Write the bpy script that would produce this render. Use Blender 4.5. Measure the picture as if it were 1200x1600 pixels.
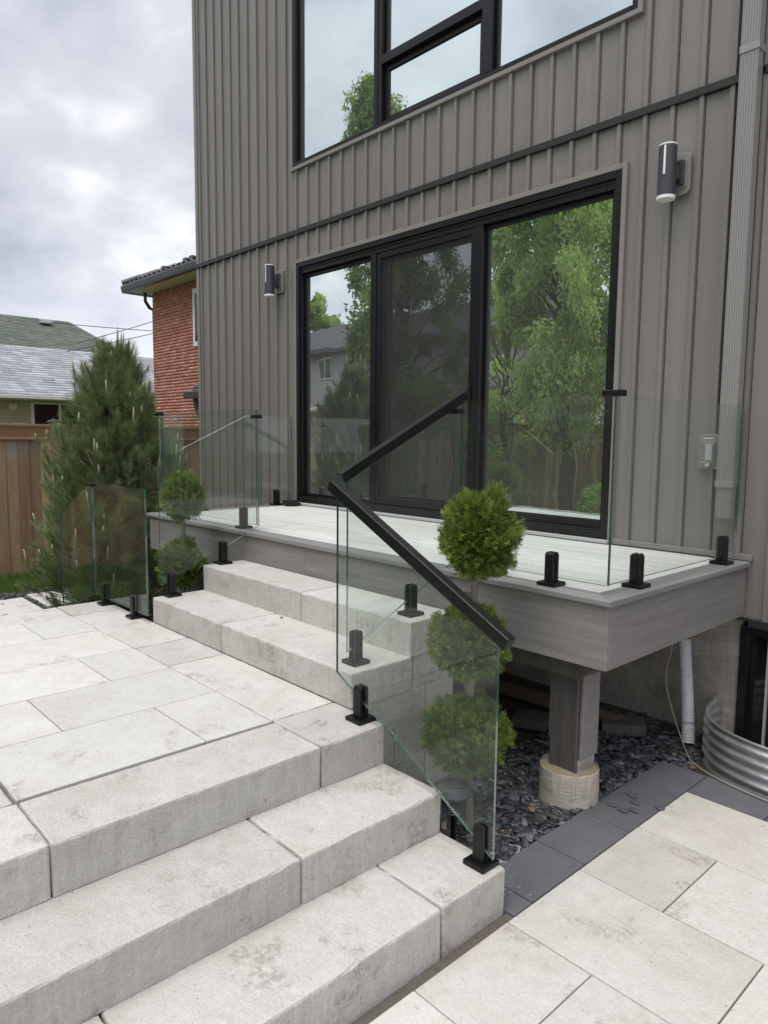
import bpy, bmesh, math, random
import numpy as np
from mathutils import Vector, Matrix
random.seed(7); rng = np.random.default_rng(11)
for _o in list(bpy.data.objects): bpy.data.objects.remove(_o)
SC = bpy.context.scene; COL = SC.collection
rad = math.radians

# ------------------------------------------------------------------ camera
cam = bpy.data.cameras.new('camera'); camo = bpy.data.objects.new('camera', cam); COL.objects.link(camo)
_R = Vector((0.67780903, 0.73517761, 0.00942363)); _U = Vector((-0.08261464, 0.06341947, 0.99456161)); _F = Vector((-0.73058178, 0.67490137, -0.10372273))
_m = Matrix(((_R.x, _U.x, -_F.x), (_R.y, _U.y, -_F.y), (_R.z, _U.z, -_F.z))).to_4x4()
_m.translation = Vector((2.27217719, -4.39700176, 0.70304584)); camo.matrix_world = _m
cam.sensor_fit = 'VERTICAL'; cam.sensor_height = 36; cam.lens = 36 * 1114.64 / 1600; cam.clip_start = .05; cam.clip_end = 2000
SC.camera = camo

# ------------------------------------------------------------------ world: overcast cloud deck over a clear sky
SUN_EL, SUN_AZ = 66, 168
W = bpy.data.worlds.new('World'); SC.world = W; W.use_nodes = True
nt = W.node_tree; N = nt.nodes; L = nt.links; N.clear()
out = N.new('ShaderNodeOutputWorld'); bg = N.new('ShaderNodeBackground'); L.new(bg.outputs[0], out.inputs[0])
sky = N.new('ShaderNodeTexSky'); sky.sky_type = 'NISHITA'; sky.sun_disc = False
sky.sun_elevation = rad(SUN_EL); sky.sun_rotation = rad(SUN_AZ)
bg.inputs[1].default_value = 0.1
tc = N.new('ShaderNodeTexCoord'); sep = N.new('ShaderNodeSeparateXYZ'); L.new(tc.outputs['Generated'], sep.inputs[0])
def wmath(op, a, b=None, c=None, clamp=False):
    n = N.new('ShaderNodeMath'); n.operation = op; n.use_clamp = clamp
    for i, v in enumerate((a, b, c)):
        if v is None: continue
        if isinstance(v, (int, float)): n.inputs[i].default_value = v
        else: L.new(v, n.inputs[i])
    return n.outputs[0]
zc = wmath('MAXIMUM', sep.outputs[2], 0.0)
den = wmath('ADD', zc, 0.36)
comb = N.new('ShaderNodeCombineXYZ')
L.new(wmath('DIVIDE', sep.outputs[0], den), comb.inputs[0]); L.new(wmath('DIVIDE', sep.outputs[1], den), comb.inputs[1])
def wnoise(scale, detail, rough, off):
    mp = N.new('ShaderNodeMapping'); L.new(comb.outputs[0], mp.inputs[0]); mp.inputs[1].default_value = off
    n = N.new('ShaderNodeTexNoise'); n.inputs['Scale'].default_value = scale; n.inputs['Detail'].default_value = detail
    n.inputs['Roughness'].default_value = rough; n.inputs['Distortion'].default_value = .12
    L.new(mp.outputs[0], n.inputs['Vector']); return n.outputs['Fac']
n1 = wnoise(1.9, 7, .52, (3.1, 1.7, 0)); n2 = wnoise(4.6, 6, .5, (8.2, .4, 2))
nn = wmath('ADD', wmath('MULTIPLY', n1, .68), wmath('MULTIPLY', n2, .32))
cr = N.new('ShaderNodeValToRGB'); L.new(nn, cr.inputs[0])
e = cr.color_ramp.elements
e[0].position = .38; e[0].color = (3.9, 4.15, 4.8, 1)
e[1].position = .64; e[1].color = (10.0, 10.0, 10.1, 1)
x = e.new(.48); x.color = (5.9, 6.1, 6.8, 1)
x = e.new(.56); x.color = (7.0, 7.2, 7.75, 1)
# standard overcast brightening towards the zenith, a paler band at the horizon
grad = wmath('ADD', wmath('MULTIPLY', wmath('POWER', zc, 2.6), 1.25), 0.65)
hz = wmath('MULTIPLY', wmath('POWER', wmath('SUBTRACT', 1.0, zc), 5.5), .72)
grad = wmath('ADD', grad, hz)
# the veiled sun brightens the cloud broadly on its own side
sd = N.new('ShaderNodeVectorMath'); sd.operation = 'DOT_PRODUCT'; L.new(tc.outputs['Generated'], sd.inputs[0])
sd.inputs[1].default_value = (math.sin(rad(SUN_AZ))*math.cos(rad(SUN_EL)), math.cos(rad(SUN_AZ))*math.cos(rad(SUN_EL)), math.sin(rad(SUN_EL)))
grad = wmath('ADD', grad, wmath('MULTIPLY', wmath('POWER', wmath('MAXIMUM', sd.outputs['Value'], 0.0), 2.0), .45))
vm = N.new('ShaderNodeVectorMath'); vm.operation = 'SCALE'; L.new(cr.outputs[0], vm.inputs[0]); L.new(grad, vm.inputs['Scale'])
mx = N.new('ShaderNodeMix'); mx.data_type = 'RGBA'; mx.inputs[0].default_value = .90
L.new(sky.outputs[0], mx.inputs[6]); L.new(vm.outputs[0], mx.inputs[7]); L.new(mx.outputs[2], bg.inputs[0])

sun = bpy.data.lights.new('sun', 'SUN'); sun.energy = 1.4; sun.angle = rad(38); sun.color = (1, .94, .86)
so = bpy.data.objects.new('sun', sun); COL.objects.link(so)
_d = Vector((math.sin(rad(SUN_AZ)) * math.cos(rad(SUN_EL)), math.cos(rad(SUN_AZ)) * math.cos(rad(SUN_EL)), math.sin(rad(SUN_EL))))
so.rotation_euler = _d.to_track_quat('Z', 'Y').to_euler(); so.location = (0, -6, 12)
SC.view_settings.view_transform = 'Standard'; SC.view_settings.look = 'None'; SC.view_settings.gamma = 1
SC.view_settings.exposure = 0.47; SC.view_settings.use_curve_mapping = False
SC.render.engine = 'CYCLES'
SC.cycles.max_bounces = 10; SC.cycles.transparent_max_bounces = 24; SC.cycles.glossy_bounces = 5; SC.cycles.diffuse_bounces = 3
SC.cycles.caustics_reflective = False; SC.cycles.caustics_refractive = False

# ------------------------------------------------------------------ helpers
class MB:
    def __init__(s): s.v = []; s.f = []; s.mi = []; s.m = 0
    def add(s, vs, fs):
        o = len(s.v); s.v += [tuple(v) for v in vs]; s.f += [tuple(i + o for i in f) for f in fs]; s.mi += [s.m] * len(fs); return s
    def box(s, x0, x1, y0, y1, z0, z1):
        return s.add([(x0,y0,z0),(x1,y0,z0),(x1,y1,z0),(x0,y1,z0),(x0,y0,z1),(x1,y0,z1),(x1,y1,z1),(x0,y1,z1)],
                     [(0,3,2,1),(4,5,6,7),(0,1,5,4),(1,2,6,5),(2,3,7,6),(3,0,4,7)])
    def obox(s, c, ax, ay, az, hx, hy, hz):
        c = Vector(c); ax = Vector(ax).normalized() * hx; ay = Vector(ay).normalized() * hy; az = Vector(az).normalized() * hz
        P = [c + i*ax + j*ay + k*az for k in (-1, 1) for i, j in ((-1,-1),(1,-1),(1,1),(-1,1))]
        return s.add(P, [(0,3,2,1),(4,5,6,7),(0,1,5,4),(1,2,6,5),(2,3,7,6),(3,0,4,7)])
    def prism(s, poly, axis, a, b):
        # poly: 2D outline; axis 'x','y','z' extruded from a to b
        n = len(poly)
        def P(p, t): return {'x': (t, p[0], p[1]), 'y': (p[0], t, p[1]), 'z': (p[0], p[1], t)}[axis]
        vs = [P(p, a) for p in poly] + [P(p, b) for p in poly]
        fs = [tuple(range(n))[::-1], tuple(range(n, 2*n))] + [(i, (i+1) % n, n + (i+1) % n, n + i) for i in range(n)]
        return s.add(vs, fs)
    def tube(s, pts, r, n=8, cap=True):
        pts = [Vector(p) for p in pts]; rs = r if isinstance(r, (list, tuple)) else [r] * len(pts); vs = []; fs = []
        up = Vector((0, 0, 1))
        for i, p in enumerate(pts):
            d = (pts[min(i+1, len(pts)-1)] - pts[max(i-1, 0)]).normalized()
            a = d.cross(up if abs(d.z) < .95 else Vector((1, 0, 0))).normalized(); b = d.cross(a)
            vs += [p + rs[i] * (math.cos(t) * a + math.sin(t) * b) for t in (2*math.pi*k/n for k in range(n))]
        for i in range(len(pts) - 1):
            fs += [(i*n+k, i*n+(k+1) % n, (i+1)*n+(k+1) % n, (i+1)*n+k) for k in range(n)]
        if cap: fs += [tuple(range(n)), tuple(range((len(pts)-1)*n, len(pts)*n))[::-1]]
        return s.add(vs, fs)
    def lathe(s, prof, n=24, c=(0, 0, 0)):
        vs = []; fs = []; m = len(prof)
        for k in range(n):
            t = 2*math.pi*k/n
            vs += [(c[0]+r*math.cos(t), c[1]+r*math.sin(t), c[2]+z) for r, z in prof]
        for k in range(n):
            k2 = (k+1) % n
            fs += [(k*m+i, k2*m+i, k2*m+i+1, k*m+i+1) for i in range(m-1)]
        fs += [tuple(k*m for k in range(n))[::-1], tuple(k*m+m-1 for k in range(n))]
        return s.add(vs, fs)
    def build(s, name, mats, parent=None, bevel=0, seg=1, smooth=False, fix=True, zmin=-99):
        me = bpy.data.meshes.new(name); me.from_pydata(s.v, [], s.f)
        mats = mats if isinstance(mats, (list, tuple)) else [mats]
        for m in mats: me.materials.append(m)
        me.polygons.foreach_set('material_index', s.mi)
        if bevel or fix:
            bm = bmesh.new(); bm.from_mesh(me)
            if fix: bmesh.ops.recalc_face_normals(bm, faces=bm.faces)
            if bevel: bmesh.ops.bevel(bm, geom=[e for e in bm.edges if e.is_manifold and e.calc_face_angle(0) > .5 and max(v.co.z for v in e.verts) > zmin], offset=bevel, segments=seg, affect='EDGES', profile=.6, clamp_overlap=True)
            bm.to_mesh(me); bm.free()
        if smooth: me.polygons.foreach_set('use_smooth', [True] * len(me.polygons))
        me.update(); return link(name, me, parent)
def link(name, me, parent=None):
    ob = bpy.data.objects.new(name, me); COL.objects.link(ob)
    if parent is not None:
        ob.parent = parent
        if parent.type == 'EMPTY': ob.matrix_parent_inverse = Matrix.Translation(-parent.location)
    return ob
def tag(ob, label, cat=None, group=None, kind=None):
    if label: ob['label'] = label
    if cat: ob['category'] = cat
    if group: ob['group'] = group
    if kind: ob['kind'] = kind
    return ob
def thing(name, loc, label, cat, group=None, kind=None):
    e = bpy.data.objects.new(name, None); COL.objects.link(e); e.location = loc; e.empty_display_size = .1
    return tag(e, label, cat, group, kind)
def npmesh(name, V, F, mat, parent=None, col=None, smooth=False):
    """V (n,3), F (m,k) uniform polygons, col (n,3) optional per-vertex colour"""
    V = np.asarray(V, np.float32); F = np.asarray(F, np.int32); me = bpy.data.meshes.new(name); k = F.shape[1]
    me.vertices.add(len(V)); me.vertices.foreach_set('co', V.ravel())
    me.loops.add(F.size); me.loops.foreach_set('vertex_index', F.ravel())
    me.polygons.add(len(F)); me.polygons.foreach_set('loop_start', np.arange(0, F.size, k, dtype=np.int32))
    me.polygons.foreach_set('loop_total', np.full(len(F), k, np.int32))
    if smooth: me.polygons.foreach_set('use_smooth', np.ones(len(F), bool))
    me.update(calc_edges=True)
    if col is not None:
        a = me.color_attributes.new('Col', 'FLOAT_COLOR', 'POINT'); c = np.ones((len(V), 4), np.float32); c[:, :3] = col
        a.data.foreach_set('color', c.ravel())
    me.materials.append(mat); me.validate(); return link(name, me, parent)

# ------------------------------------------------------------------ materials
class NT:
    def __init__(s, name):
        s.m = bpy.data.materials.new(name); s.m.use_nodes = True; s.t = s.m.node_tree; s.n = s.t.nodes; s.l = s.t.links; s.n.clear()
        s.out = s.n.new('ShaderNodeOutputMaterial')
        s.tc = s.n.new('ShaderNodeTexCoord'); s.oi = s.n.new('ShaderNodeObjectInfo')
    def set(s, sock, v):
        if hasattr(v, 'is_linked') or isinstance(v, bpy.types.NodeSocket): s.l.new(v, sock)
        elif isinstance(v, (tuple, list)) and len(v) == 3 and sock.type == 'RGBA': sock.default_value = (*v, 1)
        else: sock.default_value = v
    def math(s, op, a, b=0, c=0, clamp=False):
        n = s.n.new('ShaderNodeMath'); n.operation = op; n.use_clamp = clamp
        for i, v in enumerate((a, b, c)): s.set(n.inputs[i], v)
        return n.outputs[0]
    def vec(s, scale=(1,1,1), rnd=True, rot=(0,0,0)):
        mp = s.n.new('ShaderNodeMapping'); mp.inputs[3].default_value = scale; mp.inputs[2].default_value = rot
        s.l.new(s.tc.outputs['Object'], mp.inputs[0])
        if rnd:
            c = s.n.new('ShaderNodeCombineXYZ')
            s.set(c.inputs[0], s.math('MULTIPLY', s.oi.outputs['Random'], 37.)); s.set(c.inputs[1], s.math('MULTIPLY', s.oi.outputs['Random'], 91.))
            s.l.new(c.outputs[0], mp.inputs[1])
        return mp.outputs[0]
    def noise(s, v, scale, detail=4, rough=.55, dist=0):
        n = s.n.new('ShaderNodeTexNoise'); s.l.new(v, n.inputs['Vector'])
        n.inputs['Scale'].default_value = scale; n.inputs['Detail'].default_value = detail; n.inputs['Roughness'].default_value = rough; n.inputs['Distortion'].default_value = dist
        return n.outputs['Fac']
    def ramp(s, f, a, b, ca=(0,0,0), cb=(1,1,1)):
        r = s.n.new('ShaderNodeMapRange'); r.interpolation_type = 'SMOOTHSTEP'; s.set(r.inputs[0], f)
        r.inputs[1].default_value = a; r.inputs[2].default_value = b; return r.outputs[0]
    def mix(s, f, a, b, mode='MIX'):
        n = s.n.new('ShaderNodeMix'); n.data_type = 'RGBA'; n.blend_type = mode; s.set(n.inputs[0], f); s.set(n.inputs[6], a); s.set(n.inputs[7], b); return n.outputs[2]
    def scale(s, c, f):
        n = s.n.new('ShaderNodeVectorMath'); n.operation = 'SCALE'; s.set(n.inputs[0], c); s.set(n.inputs['Scale'], f); return n.outputs[0]
    def bump(s, h, strength=.3, dist=.002):
        n = s.n.new('ShaderNodeBump'); n.inputs['Strength'].default_value = strength; n.inputs['Distance'].default_value = dist; s.set(n.inputs['Height'], h); return n.outputs[0]
    def bsdf(s, color, rough=.6, metallic=0, spec=.5, normal=None):
        p = s.n.new('ShaderNodeBsdfPrincipled'); s.set(p.inputs['Base Color'], color); s.set(p.inputs['Roughness'], rough); s.set(p.inputs['Metallic'], metallic)
        s.set(p.inputs['Specular IOR Level'], spec)
        if normal is not None: s.l.new(normal, p.inputs['Normal'])
        return p.outputs[0]
    def end(s, sh): s.l.new(sh, s.out.inputs[0]); return s.m
def plain(name, col, rough=.5, metallic=0, var=.12, vs=6, bump=.0, bs=80, rnd=.1, spec=.5, stretch=(1,1,1), detail=5):
    t = NT(name); v = t.vec(stretch); n = t.noise(v, vs, detail)
    f = t.math('ADD', t.math('MULTIPLY', t.math('SUBTRACT', n, .5), 2*var), 1.0)
    f = t.math('ADD', f, t.math('MULTIPLY', t.math('SUBTRACT', t.oi.outputs['Random'], .5), rnd))
    c = t.scale(col, f)
    r = t.math('ADD', t.math('MULTIPLY', t.math('SUBTRACT', n, .5), .25), rough)
    nm = t.bump(t.noise(v, bs, 3), bump, .003) if bump else None
    return t.end(t.bsdf(c, r, metallic, spec, nm))
def stone(name, base, stain, dark, bump=.5, rnd=.17, stain_amt=.55, marks=.2, side=0.0, contrast=1.0):
    t = NT(name); v = t.vec(); big = t.noise(v, 2.4, 7, .62, .6); mid = t.noise(v, 13, 6, .65); grit = t.noise(v, 85, 3, .75); grit2 = t.noise(v, 210, 2, .7)
    c = t.mix(t.math('MULTIPLY', t.ramp(big, .42, .66), stain_amt), base, stain)
    c = t.scale(c, t.math('ADD', t.math('MULTIPLY', mid, .34*contrast), 1-.17*contrast))
    # scuffed patches with broken curved streaks
    v2 = t.vec((1, 1, 1)); st = t.noise(v2, 7, 3, .5, 3.5)
    arc = t.math('SUBTRACT', 1.0, t.ramp(t.math('ABSOLUTE', t.math('SUBTRACT', st, .5)), .004, .028))
    patch = t.ramp(t.noise(v, 3.1, 3, .5), .52, .66)
    c = t.mix(t.math('MULTIPLY', t.math('MULTIPLY', patch, arc), marks*.45), c, dark)
    c = t.mix(t.math('MULTIPLY', t.math('MULTIPLY', t.ramp(t.noise(v, 4.7, 2, .5), .60, .70), t.ramp(t.noise(v, 40, 4, .7), .40, .62)), marks*1.1), c, dark)
    spot = t.math('MULTIPLY', t.ramp(t.noise(v, 46, 2, .5), .715, .755), .60); c = t.mix(spot, c, dark)
    soil = t.math('MULTIPLY', t.ramp(t.noise(v, 5.5, 9, .78, .4),   .56, .74), .48); c = t.mix(soil, c, dark)
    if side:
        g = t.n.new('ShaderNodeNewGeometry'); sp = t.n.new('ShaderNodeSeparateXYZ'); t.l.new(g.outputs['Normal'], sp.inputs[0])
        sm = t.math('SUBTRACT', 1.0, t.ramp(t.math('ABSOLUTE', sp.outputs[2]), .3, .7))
        c = t.mix(sm, c, t.scale(c, .90))  # upright faces coloured darker than tops, standing in for weaker light on them
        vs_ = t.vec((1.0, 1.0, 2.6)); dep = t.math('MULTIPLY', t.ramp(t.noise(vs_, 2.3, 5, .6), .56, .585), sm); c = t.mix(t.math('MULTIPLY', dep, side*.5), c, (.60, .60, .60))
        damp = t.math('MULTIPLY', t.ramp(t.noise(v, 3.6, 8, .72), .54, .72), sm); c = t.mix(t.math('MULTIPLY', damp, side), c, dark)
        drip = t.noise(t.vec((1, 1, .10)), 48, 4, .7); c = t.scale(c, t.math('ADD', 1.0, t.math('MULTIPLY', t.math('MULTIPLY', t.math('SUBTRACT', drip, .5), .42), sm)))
    c = t.scale(c, t.math('ADD', t.math('MULTIPLY', grit, .40*contrast), 1-.20*contrast))
    c = t.scale(c, t.math('ADD', t.math('MULTIPLY', grit2, .40*contrast), 1-.20*contrast))
    c = t.scale(c, t.math('ADD', t.math('MULTIPLY', t.math('SUBTRACT', t.oi.outputs['Random'], .5), rnd), 1.0))
    h = t.math('ADD', t.math('MULTIPLY', grit, 1.0), t.math('ADD', t.math('MULTIPLY', mid, 2.2), t.math('MULTIPLY', grit2, .5)))
    return t.end(t.bsdf(c, .85, 0, .25, t.bump(h, bump, .005)))
def wood(name, c1, c2, axis='z', rough=.75, rnd=.35, bump=.3, gray=None):
    t = NT(name); s = {'z': (1, 1, .06), 'x': (.05, 1, 1), 'y': (1, .05, 1)}[axis]
    v = t.vec(s); g = t.noise(v, 42, 6, .65, 1.2); b = t.noise(t.vec((1,1,.5)), 3.0, 4)
    c = t.mix(t.ramp(g, .3, .72), c1, c2)
    if gray: c = t.mix(t.ramp(b, .5, .72), c, gray)
    c = t.scale(c, t.math('ADD', t.math('MULTIPLY', t.math('SUBTRACT', t.oi.outputs['Random'], .5), 2*rnd), 1.0))
    return t.end(t.bsdf(c, rough, 0, .3, t.bump(g, bump, .003)))
def foliage(name, trans=.3, rough=.55, gain=1.0, spec=.3):
    t = NT(name); a = t.n.new('ShaderNodeVertexColor'); a.layer_name = 'Col'
    c = t.scale(a.outputs[0], gain)
    p = t.bsdf(c, rough, 0, spec); tr = t.n.new('ShaderNodeBsdfTranslucent'); t.set(tr.inputs[0], c)
    m = t.n.new('ShaderNodeMixShader'); m.inputs[0].default_value = trans; t.l.new(p, m.inputs[1]); t.l.new(tr.outputs[0], m.inputs[2])
    return t.end(m.outputs[0])
def vcol(name, rough=.85, bump=.3, bs=90, spec=.3):
    t = NT(name); a = t.n.new('ShaderNodeVertexColor'); a.layer_name = 'Col'; v = t.vec(); n = t.noise(v, bs, 4)
    c = t.scale(a.outputs[0], t.math('ADD', t.math('MULTIPLY', n, .5), .75))
    return t.end(t.bsdf(c, rough, 0, spec, t.bump(n, bump, .004)))
def schlick(t, f0, power=5.0):
    lw = t.n.new('ShaderNodeLayerWeight'); lw.inputs[0].default_value = .5
    return t.math('ADD', t.math('MULTIPLY', t.math('POWER', lw.outputs['Facing'], power), 1-f0), f0)
def thin_glass(name, tint, f0, gcol=(1,1,1), rough=0.0, dust=0.0, wavy=0.0):
    t = NT(name); tr = t.n.new('ShaderNodeBsdfTransparent'); tr.inputs[0].default_value = (*tint, 1)
    g = t.n.new('ShaderNodeBsdfGlossy'); g.inputs[0].default_value = (*gcol, 1); g.inputs['Roughness'].default_value = rough
    if wavy: t.l.new(t.bump(t.noise(t.vec(), 1.6, 2, .5), 1.0, wavy), g.inputs['Normal'])
    m = t.n.new('ShaderNodeMixShader'); t.set(m.inputs[0], schlick(t, f0)); t.l.new(tr.outputs[0], m.inputs[1]); t.l.new(g.outputs[0], m.inputs[2])
    if not dust: return t.end(m.outputs[0])
    d = t.n.new('ShaderNodeBsdfDiffuse'); d.inputs[0].default_value = (.74, .76, .74, 1); m2 = t.n.new('ShaderNodeMixShader')
    t.set(m2.inputs[0], t.math('MULTIPLY', t.math('ADD', t.math('MULTIPLY', t.noise(t.vec(), 3.5, 6, .65, .6), 1.2), .4), dust)); t.l.new(m.outputs[0], m2.inputs[1]); t.l.new(d.outputs[0], m2.inputs[2])
    return t.end(m2.outputs[0])
def edge_glass(name):
    t = NT(name); d = t.bsdf((.018, .075, .062), .15, 0, .3); g = t.n.new('ShaderNodeBsdfGlossy'); g.inputs[0].default_value = (.92, 1, .97, 1); g.inputs['Roughness'].default_value = .08
    m = t.n.new('ShaderNodeMixShader'); t.set(m.inputs[0], schlick(t, .16, 3.0)); t.l.new(d, m.inputs[1]); t.l.new(g.outputs[0], m.inputs[2])
    return t.end(m.outputs[0])
def screen_mat():
    t = NT('insect_screen'); tr = t.n.new('ShaderNodeBsdfTransparent'); d = t.bsdf((.035, .035, .033), .7)
    m = t.n.new('ShaderNodeMixShader'); m.inputs[0].default_value = .30; t.l.new(tr.outputs[0], m.inputs[1]); t.l.new(d, m.inputs[2])
    return t.end(m.outputs[0])

MT = {}
MT['paver'] = stone('paver_concrete', (.62, .608, .578), (.56, .53, .475), (.29, .245, .19), .45, stain_amt=.55, marks=.42, contrast=.8)
MT['paver_low'] = stone('patio_paver', (.615, .598, .558), (.54, .502, .438), (.29, .24, .185), .5, stain_amt=.65, marks=.5, contrast=.85)
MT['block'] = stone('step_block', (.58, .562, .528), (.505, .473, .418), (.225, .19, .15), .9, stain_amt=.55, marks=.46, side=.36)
MT['darkpaver'] = stone('charcoal_paver', (.135, .137, .148), (.112, .114, .124), (.17, .165, .16), .45, stain_amt=.6, marks=.2, contrast=.9)
def siding_mat():
    t = NT('grey_metal_siding'); a = t.noise(t.vec((1, 1, .25)), 1.3, 4); b = t.noise(t.vec((1, 1, .03)), 17, 5, .6); d = t.noise(t.vec(), 24, 4, .7)
    f = t.math('ADD', t.math('ADD', .70, t.math('MULTIPLY', a, .24)), t.math('ADD', t.math('MULTIPLY', b, .22), t.math('MULTIPLY', d, .12)))
    f = t.math('ADD', f, t.math('MULTIPLY', t.math('SUBTRACT', t.oi.outputs['Random'], .5), .07))
    c = t.scale((.203, .188, .173), f)
    return t.end(t.bsdf(c, t.math('ADD', .30, t.math('MULTIPLY', b, .22)), 0, .5, t.bump(t.noise(t.vec((1, 1, .3)), 7, 2), .25, .004)))
MT['siding'] = siding_mat()
MT['siding_plain'] = plain('plain_metal_siding', (.203, .189, .175), .40, .0, .16, 1.3, .04, 30, .05, .45, (1, 1, .25))
MT['trim'] = plain('grey_trim', (.222, .204, .186), .5, 0, .06, 3, 0, 60, .03, .45)
MT['groove'] = plain('siding_groove', (.06, .055, .05), .6, 0, .04)
MT['band'] = plain('charcoal_band', (.026, .027, .030), .45, 0, .1, 4, 0, 60, 0, .35)
MT['frame'] = plain('black_window_frame', (.0085, .0082, .0095), .36, 0, .15, 5, .02, 120, .05, .32)
MT['gasket'] = plain('pale_spacer', (.42, .42, .42), .5, 0, .05)
MT['winglass'] = thin_glass('window_glass', (.24, .27, .26), .82, (.90, .98, .955), 0.0, .046, .0028)
MT['rail_glass'] = thin_glass('railing_glass', (.95, .975, .96), .027, (1, 1, 1), 0.0, .005)
MT['glass_edge'] = edge_glass('glass_edge')
MT['screen'] = screen_mat()
MT['blackmetal'] = plain('black_powder_coat', (.006, .006, .0065), .38, 0, .2, 12, .05, 300, .0, .35)
MT['deckboard'] = plain('pale_deck_board', (.66, .65, .625), .55, 0, .42, 52, .25, 60, .16, .4, (.04, 1, 1))
MT['deckborder'] = plain('grey_deck_border', (.25, .242, .238), .5, 0, .45, 30, .10, 40, .05, .4, (.05, 1, 1))
MT['deckborder_y'] = plain('grey_deck_border_side', (.225, .217, .217), .5, 0, .45, 30, .10, 40, .05, .4, (1, .05, 1))
MT['fascia'] = plain('grey_fascia', (.225, .212, .203), .55, 0, .42, 34, .12, 40, .06, .35, (.05, 1, 1))
MT['fascia_y'] = plain('grey_fascia_side', (.225, .212, .206), .55, 0, .42, 34, .12, 40, .06, .35, (1, .05, 1))
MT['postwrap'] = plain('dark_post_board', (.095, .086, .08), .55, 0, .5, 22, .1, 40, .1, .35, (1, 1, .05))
MT['timber'] = plain('framing_timber', (.16, .12, .07), .8, 0, .25, 20, .3, 60, .2)
MT['galv'] = plain('galvanised_steel', (.60, .62, .64), .36, .75, .22, 14, .06, 80, 0, .5)
MT['footing'] = plain('cardboard_form_concrete', (.47, .425, .37), .85, 0, .40, 16, .9, 40, 0, .3, (1, 1, 2.5))
MT['footing_top'] = plain('footing_top', (.38, .31, .22), .95, 0, .35, 60, .9, 120, 0)
MT['print'] = plain('faded_print', (.30, .25, .21), .9, 0, .3, 30)
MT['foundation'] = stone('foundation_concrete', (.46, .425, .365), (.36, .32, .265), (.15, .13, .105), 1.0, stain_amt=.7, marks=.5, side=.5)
MT['soil'] = plain('damp_soil', (.055, .045, .036), .95, 0, .4, 20, .8, 60, 0)
MT['sand'] = plain('joint_sand', (.13, .115, .095), .95, 0, .4, 60, .8, 160, 0)
MT['lawn'] = plain('lawn_turf', (.075, .125, .034), .9, 0, .45, 9, .9, 140, 0)
MT['slate'] = vcol('slate_chips', .58, .4, 60, .4)
MT['downspout'] = plain('grey_downspout', (.27, .265, .255), .42, 0, .05, 3, 0, 60, 0)
MT['lamp_body'] = plain('charcoal_lamp', (.045, .048, .056), .5, 0, .1, 8)
MT['lamp_lens'] = plain('frosted_lens', (.78, .79, .78), .35, 0, .05)
MT['clearplastic'] = thin_glass('clear_cover', (.80, .83, .83), .14, (1, 1, 1), .08, .12)
MT['whitepipe'] = plain('white_pipe', (.60, .61, .62), .5, 0, .1, 9)
MT['cable'] = plain('pale_cable', (.33, .30, .25), .6, 0, .1)
MT['solar'] = plain('grey_plastic', (.055, .066, .072), .5, 0, .15, 20)
MT['solarcell'] = plain('solar_cell', (.05, .055, .055), .12, 0, .2, 40)
MT['clearlens'] = thin_glass('lamp_lens_clear', (.55, .58, .58), .12)
MT['fence'] = wood('cedar_fence', (.60, .40, .235), (.41, .265, .155), 'z', gray=(.50, .42, .33), rnd=.5)
MT['fence_h'] = wood('cedar_rail', (.45, .26, .135), (.30, .17, .09), 'y', gray=(.20, .16, .125))
MT['fence_hx'] = wood('cedar_rail_back', (.45, .26, .135), (.30, .17, .09), 'x', gray=(.20, .16, .125))
MT['brick'] = vcol('red_brick', .9, .15, 14, .2)
MT['mortar'] = plain('mortar', (.46, .26, .205), .95, 0, .15, 20)
MT['tile'] = plain('dark_roof_tile', (.085, .085, .088), .45, 0, .2, 8, .1, 60, .1)
MT['gutter'] = plain('charcoal_gutter', (.06, .062, .065), .4, 0, .1, 5)
MT['soffit'] = plain('cream_soffit', (.66, .58, .50), .7, 0, .05)
MT['white'] = plain('white_trim', (.68, .68, .67), .5, 0, .05)
MT['shingle'] = vcol('grey_shingle', .55, .3, 50, .5)
MT['shingle_green'] = vcol('green_shingle', .8, .3, 50, .3)
MT['stucco'] = plain('beige_block', (.44, .39, .315), .9, 0, .12, 12, .4, 60, 0, .3)
MT['vinyl'] = plain('grey_vinyl', (.46, .43, .405), .6, 0, .06, 4)
MT['bark'] = plain('bark', (.115, .085, .062), .95, 0, .35, 25, .9, 40, .1, .2, (1, 1, .25))
MT['greybark'] = plain('pale_bark', (.24, .20, .165), .95, 0, .25, 30, .8, 60, .1, .2, (1, 1, .3))
MT['thuja'] = foliage('thuja_leaf', .38, .5)
MT['pine'] = foliage('pine_needle', .22, .45, 1, .4)
MT['leaf'] = foliage('broad_leaf', .5, .55)
MT['grass'] = foliage('grass_blade', .3, .55)
MT['interior'] = plain('interior_wall', (.16, .155, .15), .9, 0, .03)
MT['interior_floor'] = plain('interior_floor', (.14, .10, .07), .5, 0, .15, 8)
MT['dark'] = plain('dark_glazing', (.012, .012, .014), .12, 0, .1)
MT['dryleaf'] = plain('dry_leaf', (.32, .17, .075), .8, 0, .3, 40)
MT['chipping'] = plain('slate_single', (.10, .105, .115), .5, 0, .3, 30, .4, 60, .4)

# ------------------------------------------------------------------ key levels and lines (metres, deck surface = 0)
ZL, Z2, Z3, ZP, ZG = -.567, -.747, -.922, -1.098, -1.135
ZA, ZB = -.395, -.216
XR, XL, YD = .707, -3.94, -1.605
XSL, XSR, YA, YB = -2.315, -.199, -2.312, -1.927
X1, X2, X3, YE, YF = .031, .377, .714, -2.303, -4.08

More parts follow.
